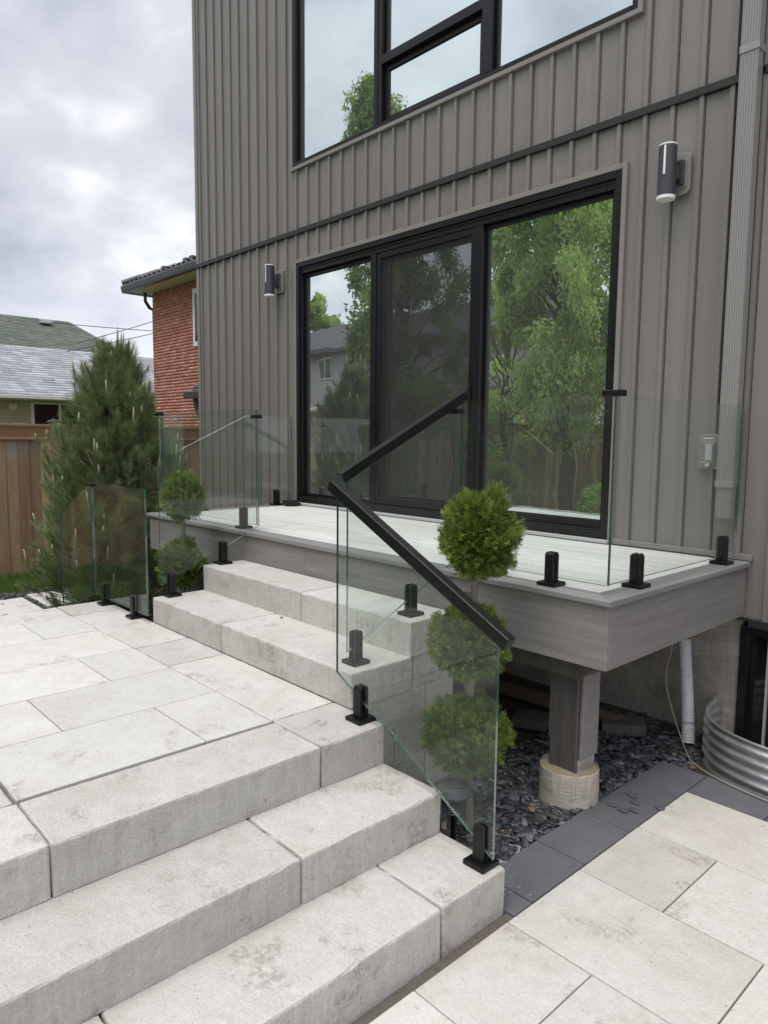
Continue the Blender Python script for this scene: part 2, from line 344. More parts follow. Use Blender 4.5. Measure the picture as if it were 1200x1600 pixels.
# ------------------------------------------------------------------ ground
tag(MB().box(-90, 60, -70, 80, ZG-.3, ZG).build('ground', MT['soil']), None, None, None, 'structure')
tag(MB().box(-7.62, -6.5, -9.6, 9, ZG, ZG+.012).box(-6.5, 14, -9.6, -5.6, ZG, ZG+.012).box(-6.5, -3.95, -5.6, -2.85, ZG, ZG+.012).build('lawn', MT['lawn']), None, None, None, 'structure')
tag(MB().box(-60, -7.7, -30, 60, ZG, ZG+.012).box(-7.7, 40, -45, -9.75, ZG, ZG+.012).build('neighbouring_lawn', MT['lawn']), None, None, None, 'structure')

# ------------------------------------------------------------------ lower patio
pat = MB().box(.715, 5.6, -5.6, YE, ZG, ZP-.012).box(.50, 5.6, YE, -.603, ZG, ZP-.012).build('patio', MT['sand']); tag(pat, None, None, None, 'structure')
def slab(name, x0, x1, y0, y1, z0, z1, mat, parent, g=.0026, bev=.004, tilt=.0012):
    b = MB().box(x0+g, x1-g, y0+g, y1-g, z0, z1)
    t = [random.uniform(-tilt, tilt) for _ in range(4)]
    for k in range(4): v = b.v[4+k]; b.v[4+k] = (v[0], v[1], v[2]+t[k])
    return b.build(name, mat, parent, bev, 2)
rows = [(-1.36, -.855, [.757, 1.86, 2.24, 2.99, 3.37, 4.1, 5.2]), (-1.858, -1.36, [.757, 1.122, 1.86, 2.6, 2.97, 3.7, 4.45, 5.2]), (-2.349, -1.858, [.757, 1.488, 1.86, 2.6, 3.34, 3.7, 4.45, 5.2]),
        (-2.845, -2.349, [.757, 1.114, 1.86, 2.22, 2.96, 3.7, 4.45, 5.2]), (-3.34, -2.845, [.757, 1.3, 2.03, 2.4, 3.14, 3.88, 4.6, 5.2]), (-3.835, -3.34, [.757, 1.48, 1.85, 2.6, 3.3, 4.0, 5.2]),
        (-4.33, -3.835, [.757, 1.12, 1.86, 2.6, 2.97, 3.7, 4.4, 5.2]), (-4.825, -4.33, [.757, 1.5, 1.9, 2.6, 3.34, 4.1, 5.2]), (-5.32, -4.825, [.757, 1.12, 1.86, 2.6, 3.34, 4.1, 5.2])]
for y0, y1, xs in rows:
    for a, b in zip(xs, xs[1:]): slab('paver', a, b, y0, y1, ZP-.05, ZP, MT['paver_low'], pat)
ys = [-.603, -1.055, -1.432, -1.809, -2.186, YE-.0]
for a, b in zip(ys, ys[1:]): slab('border_paver', .505, .757, b, a, ZP-.05, ZP, MT['darkpaver'], pat, .003, .004)
xs = [.757, 1.135, 1.512, 1.89, 2.27, 2.65, 3.03, 3.41, 3.79, 4.17, 4.55, 4.93, 5.2]
for a, b in zip(xs, xs[1:]): slab('border_paver', a, b, -.855, -.603, ZP-.05, ZP, MT['darkpaver'], pat, .003, .004)

# ------------------------------------------------------------------ raised landing with its three runs of steps
land = thing('raised_landing', (-1.6, -3.2, ZG), 'raised landing of pale concrete pavers with a border of step blocks', 'landing')
MB().box(-3.12, -.04, -4.03, -2.35, ZG, ZL-.062).build('core', MT['sand'], land)
def block(name, x0, x1, y0, y1, z0, z1, parent, mat=None, g=.003, bev=.010):
    # cast unit: eased top edges with small chips, slightly uneven faces
    bm = bmesh.new(); bmesh.ops.create_cube(bm, size=1)
    for v in bm.verts: v.co = Vector(((x0+g if v.co.x < 0 else x1-g)+random.uniform(-.0015, .0015), (y0+g if v.co.y < 0 else y1-g)+random.uniform(-.0015, .0015), z0 if v.co.z < 0 else z1+random.uniform(-.0012, .0012)))
    fine = bev > .007
    if fine:
        for ax, (a, b) in enumerate(((x0, x1), (y0, y1))):
            n = int((b-a)/.045)
            for k in range(1, n):
                no = Vector((ax == 0, ax == 1, 0)); bmesh.ops.bisect_plane(bm, geom=bm.verts[:]+bm.edges[:]+bm.faces[:], plane_co=no*(a+(b-a)*(k+random.uniform(-.25, .25))/n), plane_no=no)
    ed = [e for e in bm.edges if e.is_manifold and e.calc_face_angle(0) > .5 and max(v.co.z for v in e.verts) > z0+.01]
    r = bmesh.ops.bevel(bm, geom=ed, offset=bev, segments=2, affect='EDGES', profile=.55, clamp_overlap=True)
    if fine:
        for v in {v for f in r['faces'] for v in f.verts}:
            if v.co.z > z0+.02:
                k = .0042 if random.random() < .06 else .0011
                v.co += Vector((random.uniform(-k, k), random.uniform(-k, k), -abs(random.uniform(0, k))))
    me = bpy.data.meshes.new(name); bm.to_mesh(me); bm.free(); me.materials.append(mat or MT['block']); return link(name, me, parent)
cols = [(-.836, -.333, [-2.66, -2.987, -3.727]), (-1.33, -.836, [-2.66, -3.398, -3.727]), (-1.823, -1.33, [-2.66, -2.99, -3.727]), (-2.345, -1.823, [-2.66, -3.5, -3.727]), (-2.83, -2.345, [-2.66, -2.998, -3.727])]
for x0, x1, yy in cols:
    for a, b in zip(yy, yy[1:]): slab('paver', x0, x1, b, a, ZL-.06, ZL-.002, MT['paver'], land)
bx = [X1, -.333, -1.36, -1.80, -2.83, -3.18]
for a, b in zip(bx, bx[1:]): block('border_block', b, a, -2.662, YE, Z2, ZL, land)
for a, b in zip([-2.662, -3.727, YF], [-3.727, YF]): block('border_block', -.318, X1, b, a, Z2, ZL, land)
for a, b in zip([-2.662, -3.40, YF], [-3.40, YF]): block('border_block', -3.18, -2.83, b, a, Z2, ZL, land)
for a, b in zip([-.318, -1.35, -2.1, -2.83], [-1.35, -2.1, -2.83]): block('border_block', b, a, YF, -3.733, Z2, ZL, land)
# walls carrying the landing
for k, (z0, z1) in enumerate(((-.922, -.749), (-1.098, -.924), (-1.16, -1.1))):
    x = X1 - .25*(k % 2) - .02
    xs_ = [X1-.034] + [x - .5*i for i in range(1, 7) if x - .5*i > -3.15] + [-3.176]
    for a, b in zip(xs_, xs_[1:]):
        if a > -.2 or b < -2.3: block('wall_block', b, a, -2.50, YE-.004, z0, z1, land, bev=.006)
        block('wall_block', b, a, YF+.004, YF+.2, z0, z1, land, bev=.006)
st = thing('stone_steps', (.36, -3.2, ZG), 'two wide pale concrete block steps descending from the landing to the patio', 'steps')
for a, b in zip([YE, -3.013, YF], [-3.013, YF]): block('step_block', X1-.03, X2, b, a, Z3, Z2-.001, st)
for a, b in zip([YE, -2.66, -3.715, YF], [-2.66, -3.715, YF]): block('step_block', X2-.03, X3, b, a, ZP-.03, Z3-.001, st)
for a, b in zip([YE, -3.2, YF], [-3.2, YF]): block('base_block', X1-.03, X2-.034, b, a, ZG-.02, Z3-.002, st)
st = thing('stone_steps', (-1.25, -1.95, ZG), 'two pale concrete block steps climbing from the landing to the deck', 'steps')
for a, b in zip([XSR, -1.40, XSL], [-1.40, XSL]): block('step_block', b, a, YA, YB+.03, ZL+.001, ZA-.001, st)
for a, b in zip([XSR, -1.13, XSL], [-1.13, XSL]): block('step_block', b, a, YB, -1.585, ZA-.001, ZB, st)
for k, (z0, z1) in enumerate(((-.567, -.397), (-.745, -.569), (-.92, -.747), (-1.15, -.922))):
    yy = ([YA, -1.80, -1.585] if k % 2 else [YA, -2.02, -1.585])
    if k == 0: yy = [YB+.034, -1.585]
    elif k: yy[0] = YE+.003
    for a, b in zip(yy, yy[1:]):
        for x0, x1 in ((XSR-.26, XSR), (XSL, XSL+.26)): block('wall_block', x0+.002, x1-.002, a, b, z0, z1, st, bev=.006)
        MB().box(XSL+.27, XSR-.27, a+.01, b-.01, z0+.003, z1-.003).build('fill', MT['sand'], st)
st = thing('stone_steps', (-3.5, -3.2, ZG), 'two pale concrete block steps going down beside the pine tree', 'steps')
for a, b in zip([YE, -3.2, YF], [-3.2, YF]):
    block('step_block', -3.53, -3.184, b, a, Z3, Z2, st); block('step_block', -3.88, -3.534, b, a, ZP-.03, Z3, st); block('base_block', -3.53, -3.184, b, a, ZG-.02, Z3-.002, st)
# stepping stones in the side yard
def lone_slab(x0, x1, y0, y1, label, z=-1.085):
    b = MB().box(x0, x1, y0, y1, ZG-.01, z); o = b.build('stepping_stone', MT['paver'], None, .006, 2); tag(o, label, 'stepping stone')
lone_slab(-6.22, -5.5, -2.0, -1.3, 'square pale stepping stone close to the foot of the pine')
lone_slab(-6.1, -5.36, -2.80, -2.08, 'square pale stepping stone across the slate gap from its twin')
for i in range(1): lone_slab(-4.95, -4.2, -3.6, -2.9, 'square pale stepping stone at the foot of the side steps')

# ------------------------------------------------------------------ house
HX0, HX1, HZ0, HZ1 = -5.869, 5.6, -.36, 6.3
house = thing('house', (-1, 0, ZG), 'modern house clad in dark taupe board and batten metal siding', 'house')
DL, DR, DB, DT = -3.80, -.222, .03, 2.44
WL, WR, WB, WT = -3.855, -.165, 3.382, 5.75
BB, BT = 2.728, 2.775
def wallholes(z0, z1, x0, x1):
    """rectangles of x0..x1, z0..z1 minus door and window openings (with trim)"""
    rects = [(x0, x1, z0, z1)]
    for hx0, hx1, hz0, hz1 in ((DL-.03, DR+.03, -9, DT+.03), (WL-.03, WR+.03, WB-.03, WT+.03)):
        o = []
        for a, b, c, d in rects:
            if b <= hx0 or a >= hx1 or d <= hz0 or c >= hz1: o.append((a, b, c, d)); continue
            if a < hx0: o.append((a, hx0, c, d))
            if b > hx1: o.append((hx1, b, c, d))
            if c < hz0: o.append((max(a, hx0), min(b, hx1), c, hz0))
            if d > hz1: o.append((max(a, hx0), min(b, hx1), hz1, d))
        rects = o
    return rects
bk = MB()
for a, b, c, d in wallholes(HZ0, HZ1, HX0, HX1): bk.box(a, b, .006, .12, c, d)
bk.build('wall', MT['groove'], house)
SW = MB().box(HX0, HX0+.12, .12, 9, HZ0, HZ1).box(HX1-.12, HX1, .12, 9, HZ0, HZ1).box(HX0+.12, HX1-.12, 8.88, 9, HZ0, HZ1); SW.build('side_wall', MT['siding_plain'], house)
MB().box(HX0-.15, HX1+.15, -.15, 9.15, HZ1, HZ1+.35).build('roof', MT['band'], house)
MB().box(HX0-.012, HX0+.05, -.022, .006, HZ0, HZ1).box(HX0-.014, HX0, .006, .08, HZ0, HZ1).build('corner_trim', MT['trim'], house, .002)
bats = [.089 - .1775*k for k in range(-30, 34)]
bats = sorted(b for b in bats if HX0+.08 < b < HX1-.05)
edges = [HX0+.05] + bats + [HX1]
for z0, z1 in ((HZ0+.02, BB-.001), (BT+.001, HZ1)):
    for a, b in zip(edges, edges[1:]):
        for r in wallholes(z0, z1, a+.021 if a in bats else a, b-.015 if b in bats else b):
            if r[1]-r[0] < .01 or r[3]-r[2] < .02: continue
            m = MB(); n = 5; bow = random.uniform(-.005, .005)
            xs_ = [r[0], r[0]+.25*(r[1]-r[0]), r[0]+.5*(r[1]-r[0]), r[0]+.75*(r[1]-r[0]), r[1]]
            vs = []; 
            for j in range(9):
                z = r[2] + (r[3]-r[2])*j/8; w = random.uniform(-.0026, .0026)
                vs += [(xx, -.002 + (bow + w)*math.sin(math.pi*i/4), z) for i, xx in enumerate(xs_)]
            m.add(vs, [(j*5+i, j*5+i+1, (j+1)*5+i+1, (j+1)*5+i) for j in range(8) for i in range(4)])
            o = m.build('siding_panel', MT['siding'], house, smooth=True, fix=False)
    for b in bats:
        for r in wallholes(z0, z1, b-.017, b+.015):
            if r[1]-r[0] < .02: continue
            MB().prism([(r[0], .004), (r[0]+.002, -.021), (r[1]-.003, -.023), (r[1], .004)], 'z', r[2], r[3]).build('batten', MT['siding'], house)
for a_, b_ in ((HX0-.016, -2.012), (-2.010, .495), (.62, HX1)): MB().box(a_, b_, -.034, -.0, BB, BT).build('trim_band', MT['band'], house, .002)
for a_, b_ in ((XL+.14, DL-.035), (DR+.035, XR)): MB().box(a_, b_, -.031, 0, .005, .04).build('base_flashing', MT['trim'], house, .002)
MB().box(XR+.0, HX1, -.025, .05, HZ0-.03, HZ0+.02).build('drip_band', MT['band'], house, .002)
def ring(m, x0, x1, z0, z1, w, y0, y1, bottom=True):
    m.box(x0, x0+w, y0, y1, z0, z1); m.box(x1-w, x1, y0, y1, z0, z1); m.box(x0+w, x1-w, y0, y1, z1-w, z1)
    if bottom: m.box(x0+w, x1-w, y0, y1, z0, z0+w)
    return m
ring(MB(), DL-.034, DR+.034, DB, DT+.034, .034, -.036, .03, False).build('door_trim', MT['trim'], house, .003)
ring(MB(), WL-.034, WR+.034, WB-.034, WT+.034, .034, -.036, .03).build('window_trim', MT['trim'], house, .003)
# sliding patio door
door = ring(MB(), DL, DR, DB, DT, .045, -.03, .115); door = door.build('patio_door', MT['frame'], house, .003); tag(door, 'black framed three panel sliding patio door')
ring(MB(), DL+.046, DR-.046, DB+.03, DT-.046, .022, -.012, .10, False).build('inner_jamb', MT['frame'], door, .002)
MB().box(DL+.046, DR-.046, -.008, .1, DT-.105, DT-.069).build('head_track', MT['frame'], door, .003)
MB().box(DL-.02, DR+.02, -.075, -.031, .006, .028).build('sill', MT['gasket'], door, .003)
MB().box(DL+.046, DR-.046, -.02, .1, DB+.046, DB+.06).build('sill_track', MT['frame'], door, .002)
def sash(x0, x1, z0, z1, y, wl, wr, wt, wb, par, glass=True, dep=.03):
    m = MB(); m.box(x0, x0+wl, y, y+dep, z0, z1); m.box(x1-wr, x1, y, y+dep, z0, z1); m.box(x0+wl, x1-wr, y, y+dep, z1-wt, z1); m.box(x0+wl, x1-wr, y, y+dep, z0, z0+wb)
    o = m.build('sash', MT['frame'], par, .003)
    if glass:
        gx0, gx1, gz0, gz1 = x0+wl-.004, x1-wr+.004, z0+wb-.004, z1-wt+.004
        MB().box(gx0, gx1, y+dep*.5, y+dep*.5+.006, gz0, gz1).build('pane', MT['winglass'], par)
        ring(MB(), gx0+.004, gx1-.004, gz0+.004, gz1-.004, .012, y+dep*.5+.0065, y+dep*.5+.02).build('spacer_bar', MT['gasket'], par)
sash(DL+.068, -2.62, .09, DT-.106, .03, .035, .035, .035, .035, door)
sash(-2.63, -1.41, .09, DT-.106, .064, .09, .09, .08, .09, door)
sash(-1.395, DR-.068, .09, DT-.106, .03, .035, .03, .035, .06, door)
MB().box(-2.685, -2.615, -.012, .06, .09, DT-.106).build('mullion', MT['frame'], door, .004)
MB().box(-1.455, -1.385, -.016, .06, .09, DT-.106).build('mullion', MT['frame'], door, .004)
sc = sash(-2.61, -1.46, .10, DT-.108, -.004, .05, .05, .05, .06, door, False, .022)
MB().box(-2.562, -1.508, .008, .0085, .158, DT-.156).build('insect_screen', MT['screen'], door)
MB().box(-1.505, -1.478, -.022, -.004, .98, 1.12).build('pull_handle', MT['frame'], door, .004)
# upper window: left light, middle stack, right light
win = ring(MB(), WL, WR, WB, WT, .04, -.028, .11).build('window', MT['frame'], house, .003); tag(win, 'large black framed upper window of several lights')
M1, M2, MZ = -2.60, -1.385, 3.93
MB().box(M1-.05, M1+.05, -.024, .1, WB+.04, WT-.04).build('mullion', MT['frame'], win, .004)
MB().box(M2-.05, M2+.05, -.024, .1, WB+.04, WT-.04).build('mullion', MT['frame'], win, .004)
MB().box(M1+.05, M2-.05, -.022, .1, MZ-.032, MZ+.045).build('transom', MT['frame'], win, .004)
MB().box(M1-.008, M1+.008, -.031, -.024, WB+.04, WT-.04).build('mullion_cover', MT['frame'], win, .002)
for x0, x1, z0, z1, w in ((WL+.04, M1-.05, WB+.04, WT-.04, .028), (M2+.05, WR-.04, WB+.04, WT-.04, .028), (M1+.05, M2-.05, MZ+.045, WT-.04, .028), (M1+.05, M2-.05, WB+.04, MZ-.032, .05)):
    sash(x0, x1, z0, z1, .02, w, w, w, w, win)
# room behind the glass
rm = MB(); 
for z0, z1 in ((-.02, 2.75), (2.85, 6.1)):
    rm.box(HX0+.2, HX1-.3, 4.6, 4.7, z0, z1); rm.box(HX0+.12, HX0+.2, .2, 4.6, z0, z1); rm.box(HX1-.3, HX1-.2, .2, 4.6, z0, z1); rm.box(HX0+.2, HX1-.3, .2, 4.6, z1, z1+.05)
rm.build('interior', MT['interior'], house); MB().box(HX0+.2, HX1-.3, .13, 4.6, -.1, -.02).box(HX0+.2, HX1-.3, .13, 4.6, 2.79, 2.845).build('interior_floor', MT['interior_floor'], house)
# foundation and basement window
MB().box(HX0, .66, .03, .3, ZG-.2, HZ0-.001).box(2.0, HX1, .03, .3, ZG-.2, HZ0-.001).build('foundation', MT['foundation'], house, .006)
bw = ring(MB(), .66, 2.0, ZG-.25, HZ0-.031, .05, .0, .16).build('basement_window', MT['frame'], house, .003)
MB().box(.71, 1.95, .07, .08, ZG-.2, HZ0-.08).build('pane', MT['dark'], bw); MB().box(.80, .812, .05, .07, ZG-.2, HZ0-.08).build('bead', MT['gasket'], bw)

# wall lamps
def wall_lamp(x, z, label):
    t = thing('wall_lamp', (x, -.03, z-.16), label, 'lamp', 'cylinder lamps flanking the patio door')
    pl = [(-.065, -.10), (-.045, -.12), (.045, -.12), (.065, -.10), (.065, .10), (.045, .12), (-.045, .12), (-.065, .10)]
    o = MB().prism([(x+a+.03, z+b) for a, b in pl], 'y', -.034, -.012).build('mounting_plate', MT['trim'], t, .004)
    MB().prism([(x+a*.72+.03, z+b*.74) for a, b in pl], 'y', -.044, -.034).build('plate_rim', MT['trim'], o, .003)
    MB().box(x-.012, x+.068, -.062, -.044, z-.07, z+.075).build('bracket', MT['lamp_body'], t, .004); MB().box(x+.0, x+.05, -.10, -.06, z-.045, z+.03).build('arm', MT['lamp_body'], t, .004)
    c = (x-.0, -.135, z)
    MB().lathe([(.052, -.142), (.052, .142)], 32, c).build('body', MT['lamp_body'], t, .002)
    MB().lathe([(.048, .1425), (.053, .143), (.053, .152), (.04, .153)], 32, c).build('top_ring', MT['lamp_lens'], t)
    MB().lathe([(.05, -.165), (.054, -.162), (.054, -.1445), (.045, -.143)], 32, c).build('lens', MT['lamp_lens'], t)
    a = rad(-55) if x > -2 else rad(-50)
    ax = Vector((math.sin(a)*-.3 - .1, -1, 0)).normalized(); p = Vector((x, -.135, z+.055)) + ax*.0515
    MB().obox(p, ax, (-ax.y, ax.x, 0), (0,0,1), .0022, .006, .082).build('light_strip', MT['lamp_lens'], t)
wall_lamp(.13, 2.305, 'charcoal cylinder wall lamp on the siding near the grey downspout')
wall_lamp(-4.12, 2.31, 'charcoal cylinder wall lamp on the siding near the house corner')
# weatherproof outlet
t = thing('outdoor_outlet', (.44, -.02, .5), 'weatherproof electrical outlet with clear bubble cover on the siding', 'outlet')
MB().prism([(.362, .55), (.375, .533), (.505, .533), (.518, .55), (.518, .725), (.505, .742), (.375, .742), (.362, .725)], 'y', -.035, -.012).build('mounting_plate', MT['trim'], t, .004)
MB().box(.393, .478, -.085, -.036, .568, .702).build('cover', MT['clearplastic'], t, .014, 3)
MB().box(.415, .456, -.060, -.0362, .585, .685).build('receptacle', MT['whitepipe'], t, .006, 2); MB().box(.425, .449, -.075, -.036, .55, .567).build('latch', MT['whitepipe'], t, .003); MB().tube([(.40, -.05, .704), (.405, -.06, .716), (.46, -.06, .716), (.465, -.05, .704)], .004, 6).build('hinge', MT['whitepipe'], t)
# downspout, ribbed
t = thing('downspout', (.56, -.05, .25), 'grey ribbed metal downspout running down the siding', 'downspout')
def ds_prof(x0, x1, y0, y1, n=7, d=.004):
    p = [(x0, y1), (x0, y0)]
    for k in range(n):
        a = x0 + (x1-x0)*(k+.25)/n; b = x0 + (x1-x0)*(k+.75)/n; p += [(a, y0), (a+.002, y0+d), (b-.002, y0+d), (b, y0)]
    return p + [(x1, y0), (x1, y1)]
MB().prism(ds_prof(.508, .606, -.105, -.035), 'z', .44, 6.2).build('pipe', MT['downspout'], t)
MB().prism(ds_prof(.514, .601, -.101, -.040), 'z', .25, .44).build('outlet_pipe', MT['downspout'], t)
for z in (.45, 2.86, 4.9): MB().box(.503, .611, -.109, -.02, z-.02, z+.02).build('strap', MT['downspout'], t, .002)

# ------------------------------------------------------------------ deck
deck = thing('deck', (-1.6, -.8, ZG), 'low deck of pale boards with grey fascia in front of the patio door', 'deck')
y = YD + .135; k = 0
while y < -.04:
    y1 = min(y + .133, -.04)
    cuts = [XL+.15, -2.2+.6*(k % 2)+random.uniform(-.2, .2), XR-.205]
    for a, b in zip(cuts, cuts[1:]):
        MB().box(a+.001, b-.001, y+.0042, y1-.0042, -.027, random.uniform(-.0005, .0005)).build('deck_board', MT['deckboard'], deck, .003)
    y += .1335; k += 1
MB().add([(XL, YD, -.026), (XR, YD, -.026), (XR-.135, YD+.133, -.026), (XL+.135, YD+.133, -.026), (XL, YD, .002), (XR, YD, .002), (XR-.135, YD+.133, .002), (XL+.135, YD+.133, .002)], [(0,3,2,1),(4,5,6,7),(0,1,5,4),(1,2,6,5),(2,3,7,6),(3,0,4,7)]).build('border_board', MT['deckborder'], deck, .003)
def sideborder(x0, x1, mat):
    s = 1 if x1 > x0 else -1
    MB().add([(x0, YD+.0015, -.026), (x1, YD+.134, -.026), (x1, -.032, -.026), (x0, -.032, -.026), (x0, YD+.0015, .002), (x1, YD+.134, .002), (x1, -.032, .002), (x0, -.032, .002)], [(0,3,2,1),(4,5,6,7),(0,1,5,4),(1,2,6,5),(2,3,7,6),(3,0,4,7)]).build('border_board', mat, deck, .003)
sideborder(XR, XR-.133, MT['deckborder_y']); sideborder(XL, XL+.133, MT['deckborder_y'])
MB().box(XR-.2035, XR-.1345, YD+.137, -.034, -.026, .0015).build('inner_border_board', MT['deckboard'], deck, .002)
F0, F1 = -.323, -.0275
for a, b in zip([XL+.022, -1.55, -.235, XR-.022], [-1.55, -.235, XR-.022]): MB().box(a+.001, b-.001, YD+.022, YD+.046, F0, F1).build('fascia_board', MT['fascia'], deck, .002)
MB().box(XR-.046, XR-.0225, YD+.047, -.036, F0, F1).build('fascia_board', MT['fascia_y'], deck, .002)
MB().box(XL+.0225, XL+.046, YD+.047, -.036, F0, F1).build('fascia_board', MT['fascia_y'], deck, .002)
for xx in np.arange(XL+.3, XR-.2, .41): MB().box(xx, xx+.038, YD+.05, -.05, F0+.03, F1-.001).build('joist', MT['timber'], deck)
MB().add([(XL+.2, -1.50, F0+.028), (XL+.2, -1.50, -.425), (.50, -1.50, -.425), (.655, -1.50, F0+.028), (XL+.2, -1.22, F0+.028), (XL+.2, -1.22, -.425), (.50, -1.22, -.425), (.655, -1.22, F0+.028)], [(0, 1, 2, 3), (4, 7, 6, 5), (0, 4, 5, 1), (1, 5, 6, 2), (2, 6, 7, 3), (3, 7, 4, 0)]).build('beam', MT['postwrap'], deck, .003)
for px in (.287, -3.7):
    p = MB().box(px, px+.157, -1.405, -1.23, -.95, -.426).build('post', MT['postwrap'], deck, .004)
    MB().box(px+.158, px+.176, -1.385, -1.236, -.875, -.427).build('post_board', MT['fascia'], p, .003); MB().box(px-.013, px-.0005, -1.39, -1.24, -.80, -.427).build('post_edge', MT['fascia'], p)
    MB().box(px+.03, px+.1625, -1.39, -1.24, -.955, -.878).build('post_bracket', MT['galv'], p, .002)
t = thing('concrete_footing', (.37, -1.34, ZG), 'round concrete footing in its cardboard form under the deck post', 'footing')
FC = (.372, -1.345); FR = .146
prof = [(FR+.002, -1.16), (FR+.001, -1.05), (FR, -.937), (FR-.004, -.933), (FR-.006, -.945)]
ft = MB().lathe(prof, 40, (*FC, 0)).build('form', MT['footing'], t, smooth=False)
for v in ft.data.vertices: v.co += Vector((random.uniform(-.002, .002), random.uniform(-.002, .002), random.uniform(-.003, .003)))
MB().lathe([(FR-.008, -.98), (FR-.008, -.943), (.06, -.938), (.01, -.937)], 32, (*FC, 0)).build('top', MT['footing_top'], t)
def wrap_text(body, size, ang, z):
    cu = bpy.data.curves.new('print', 'FONT'); cu.body = body; cu.size = size; cu.align_x = 'CENTER'
    ob = bpy.data.objects.new('tmp', cu); COL.objects.link(ob); bpy.context.view_layer.update()
    me = bpy.data.meshes.new_from_object(ob.evaluated_get(bpy.context.evaluated_depsgraph_get())); bpy.data.objects.remove(ob)
    for v in me.vertices:
        th = ang + v.co.x/FR; v.co = Vector((FC[0]+(FR+.003)*math.cos(th), FC[1]+(FR+.003)*math.sin(th), z+v.co.y))
    me.materials.clear(); me.materials.append(MT['print']); return link('printed_mark', me, ft)
A0 = math.atan2(-4.4-FC[1], 2.27-FC[0])
wrap_text('10"', .03, A0+.10, -1.065)
def wrap_rect(a0, a1, z0, z1):
    m = MB(); n = 8; w = .0016
    def strip(aa, ab, za, zb):
        vs = []; 
        for i in range(n+1):
            th = aa+(ab-aa)*i/n; vs += [(FC[0]+(FR+.003)*math.cos(th), FC[1]+(FR+.003)*math.sin(th), zz) for zz in (za, zb)]
        m.add(vs, [(2*i, 2*i+2, 2*i+3, 2*i+1) for i in range(n)])
    strip(a0, a1, z0, z0+w); strip(a0, a1, z1-w, z1); strip(a0, a0+.012, z0, z1); strip(a1-.012, a1, z0, z1)
    if z1-z0 > .03:
        for k in range(1, 3): strip(a0+.05, a1-.06, z0+(z1-z0)*k/3, z0+(z1-z0)*k/3+w*.8)
    m.build('printed_mark', MT['print'], ft, fix=False)
wrap_rect(A0-.32, A0+.12, -1.03, -.975); wrap_rect(A0+.22, A0+.62, -1.04, -.985); wrap_rect(A0-.95, A0-.55, -1.03, -.985)

# ------------------------------------------------------------------ glass railings
def pane(outline, plane, c, t=.006, parent=None):
    """outline: 2D points (u along the run, z); plane 'x' => run along x at y=c, plane 'y' => run along y at x=c"""
    m = MB(); n = len(outline)
    P = (lambda u, z, w: (u, c+w, z)) if plane == 'x' else (lambda u, z, w: (c+w, u, z))
    vs = [P(u, z, -t) for u, z in outline] + [P(u, z, t) for u, z in outline]
    m.m = 0; m.add(vs, [tuple(range(n)), tuple(range(n, 2*n))[::-1]]); m.m = 1; o = 0
    m.f += [(i, (i+1) % n, n+(i+1) % n, n+i) for i in range(n)]; m.mi += [1]*n
    return m.build('glass_pane', [MT['rail_glass'], MT['glass_edge']], parent)
def spigot(x, y, z, plane, parent):
    b = MB()
    o = MB().box(x-.05, x+.05, y-.05, y+.05, z+.0005, z+.019).build('spigot', MT['blackmetal'], parent, .003, 2)
    w, d = .024, .026
    for s in (-1, 1):
        if plane == 'x':
            MB().prism([(y+s*.0075, z+.019), (y+s*d, z+.019), (y+s*d, z+.150), (y+s*(d-.010), z+.163), (y+s*.0075, z+.163)], 'x', x-w, x+w).build('clamp_jaw', MT['blackmetal'], o, .0025)
        else:
            MB().prism([(x+s*.0075, z+.019), (x+s*d, z+.019), (x+s*d, z+.150), (x+s*(d-.010), z+.163), (x+s*.0075, z+.163)], 'y', y-w, y+w).build('clamp_jaw', MT['blackmetal'], o, .0025)
    for zz in (.06, .11):
        bb = MB()
        if plane == 'x': bb.tube([(x, y-d-.001, z+zz), (x, y-d+.004, z+zz)], .006, 10)
        else: bb.tube([(x+d-.004, y, z+zz), (x+d+.001, y, z+zz)], .006, 10)
        bb.build('bolt', MT['frame'], o)
    if plane == 'x': MB().box(x-w, x+w, y-.0074, y+.0074, z+.0195, z+.034).build('shim', MT['blackmetal'], o)
    else: MB().box(x-.0074, x+.0074, y-w, y+w, z+.0195, z+.034).build('shim', MT['blackmetal'], o)
def railing(label, loc, group='frameless glass railing panels'):
    return thing('glass_railing', loc, label, 'railing', group)
def clip(x0, x1, y0, y1, z, parent): MB().box(x0, x1, y0, y1, z-.014, z+.014).build('corner_clamp', MT['blackmetal'], parent, .003)
G = .905
t = railing('clear glass panel along the deck front beside the large topiary', (.2, -1.5, 0))
pane([(-.30, .045), (.635, .045), (.635, G), (-.30, G)], 'x', -1.5, .006, t); spigot(.33, -1.5, .002, 'x', t); spigot(-.02, -1.5, .002, 'x', t)
clip(.575, .672, -1.525, -1.478, G+.002, t)
t = railing('clear glass panel along the deck end by the downspout', (.62, -.8, 0))
pane([(-1.478, .045), (-.06, .045), (-.06, G), (-1.478, G)], 'y', .62, .006, t); spigot(.62, -1.22, .002, 'y', t); spigot(.62, -.235, .002, 'y', t)
t = railing('clear glass panel along the deck front beside the small topiary', (-3, -1.5, 0))
pane([(-3.85, .045), (-2.262, .045), (-2.262, G), (-3.85, G)], 'x', -1.5, .006, t); spigot(-2.45, -1.5, .002, 'x', t); spigot(-3.6, -1.5, .002, 'x', t)
clip(-3.90, -3.80, -1.525, -1.478, G-.012, t)
t = railing('clear glass panel along the deck end by the brick house', (-3.85, -.8, 0))
pane([(-1.478, .045), (-.06, .045), (-.06, G), (-1.478, G)], 'y', -3.85, .006, t); spigot(-3.85, -.25, .002, 'y', t); spigot(-3.85, -1.1, .002, 'y', t)
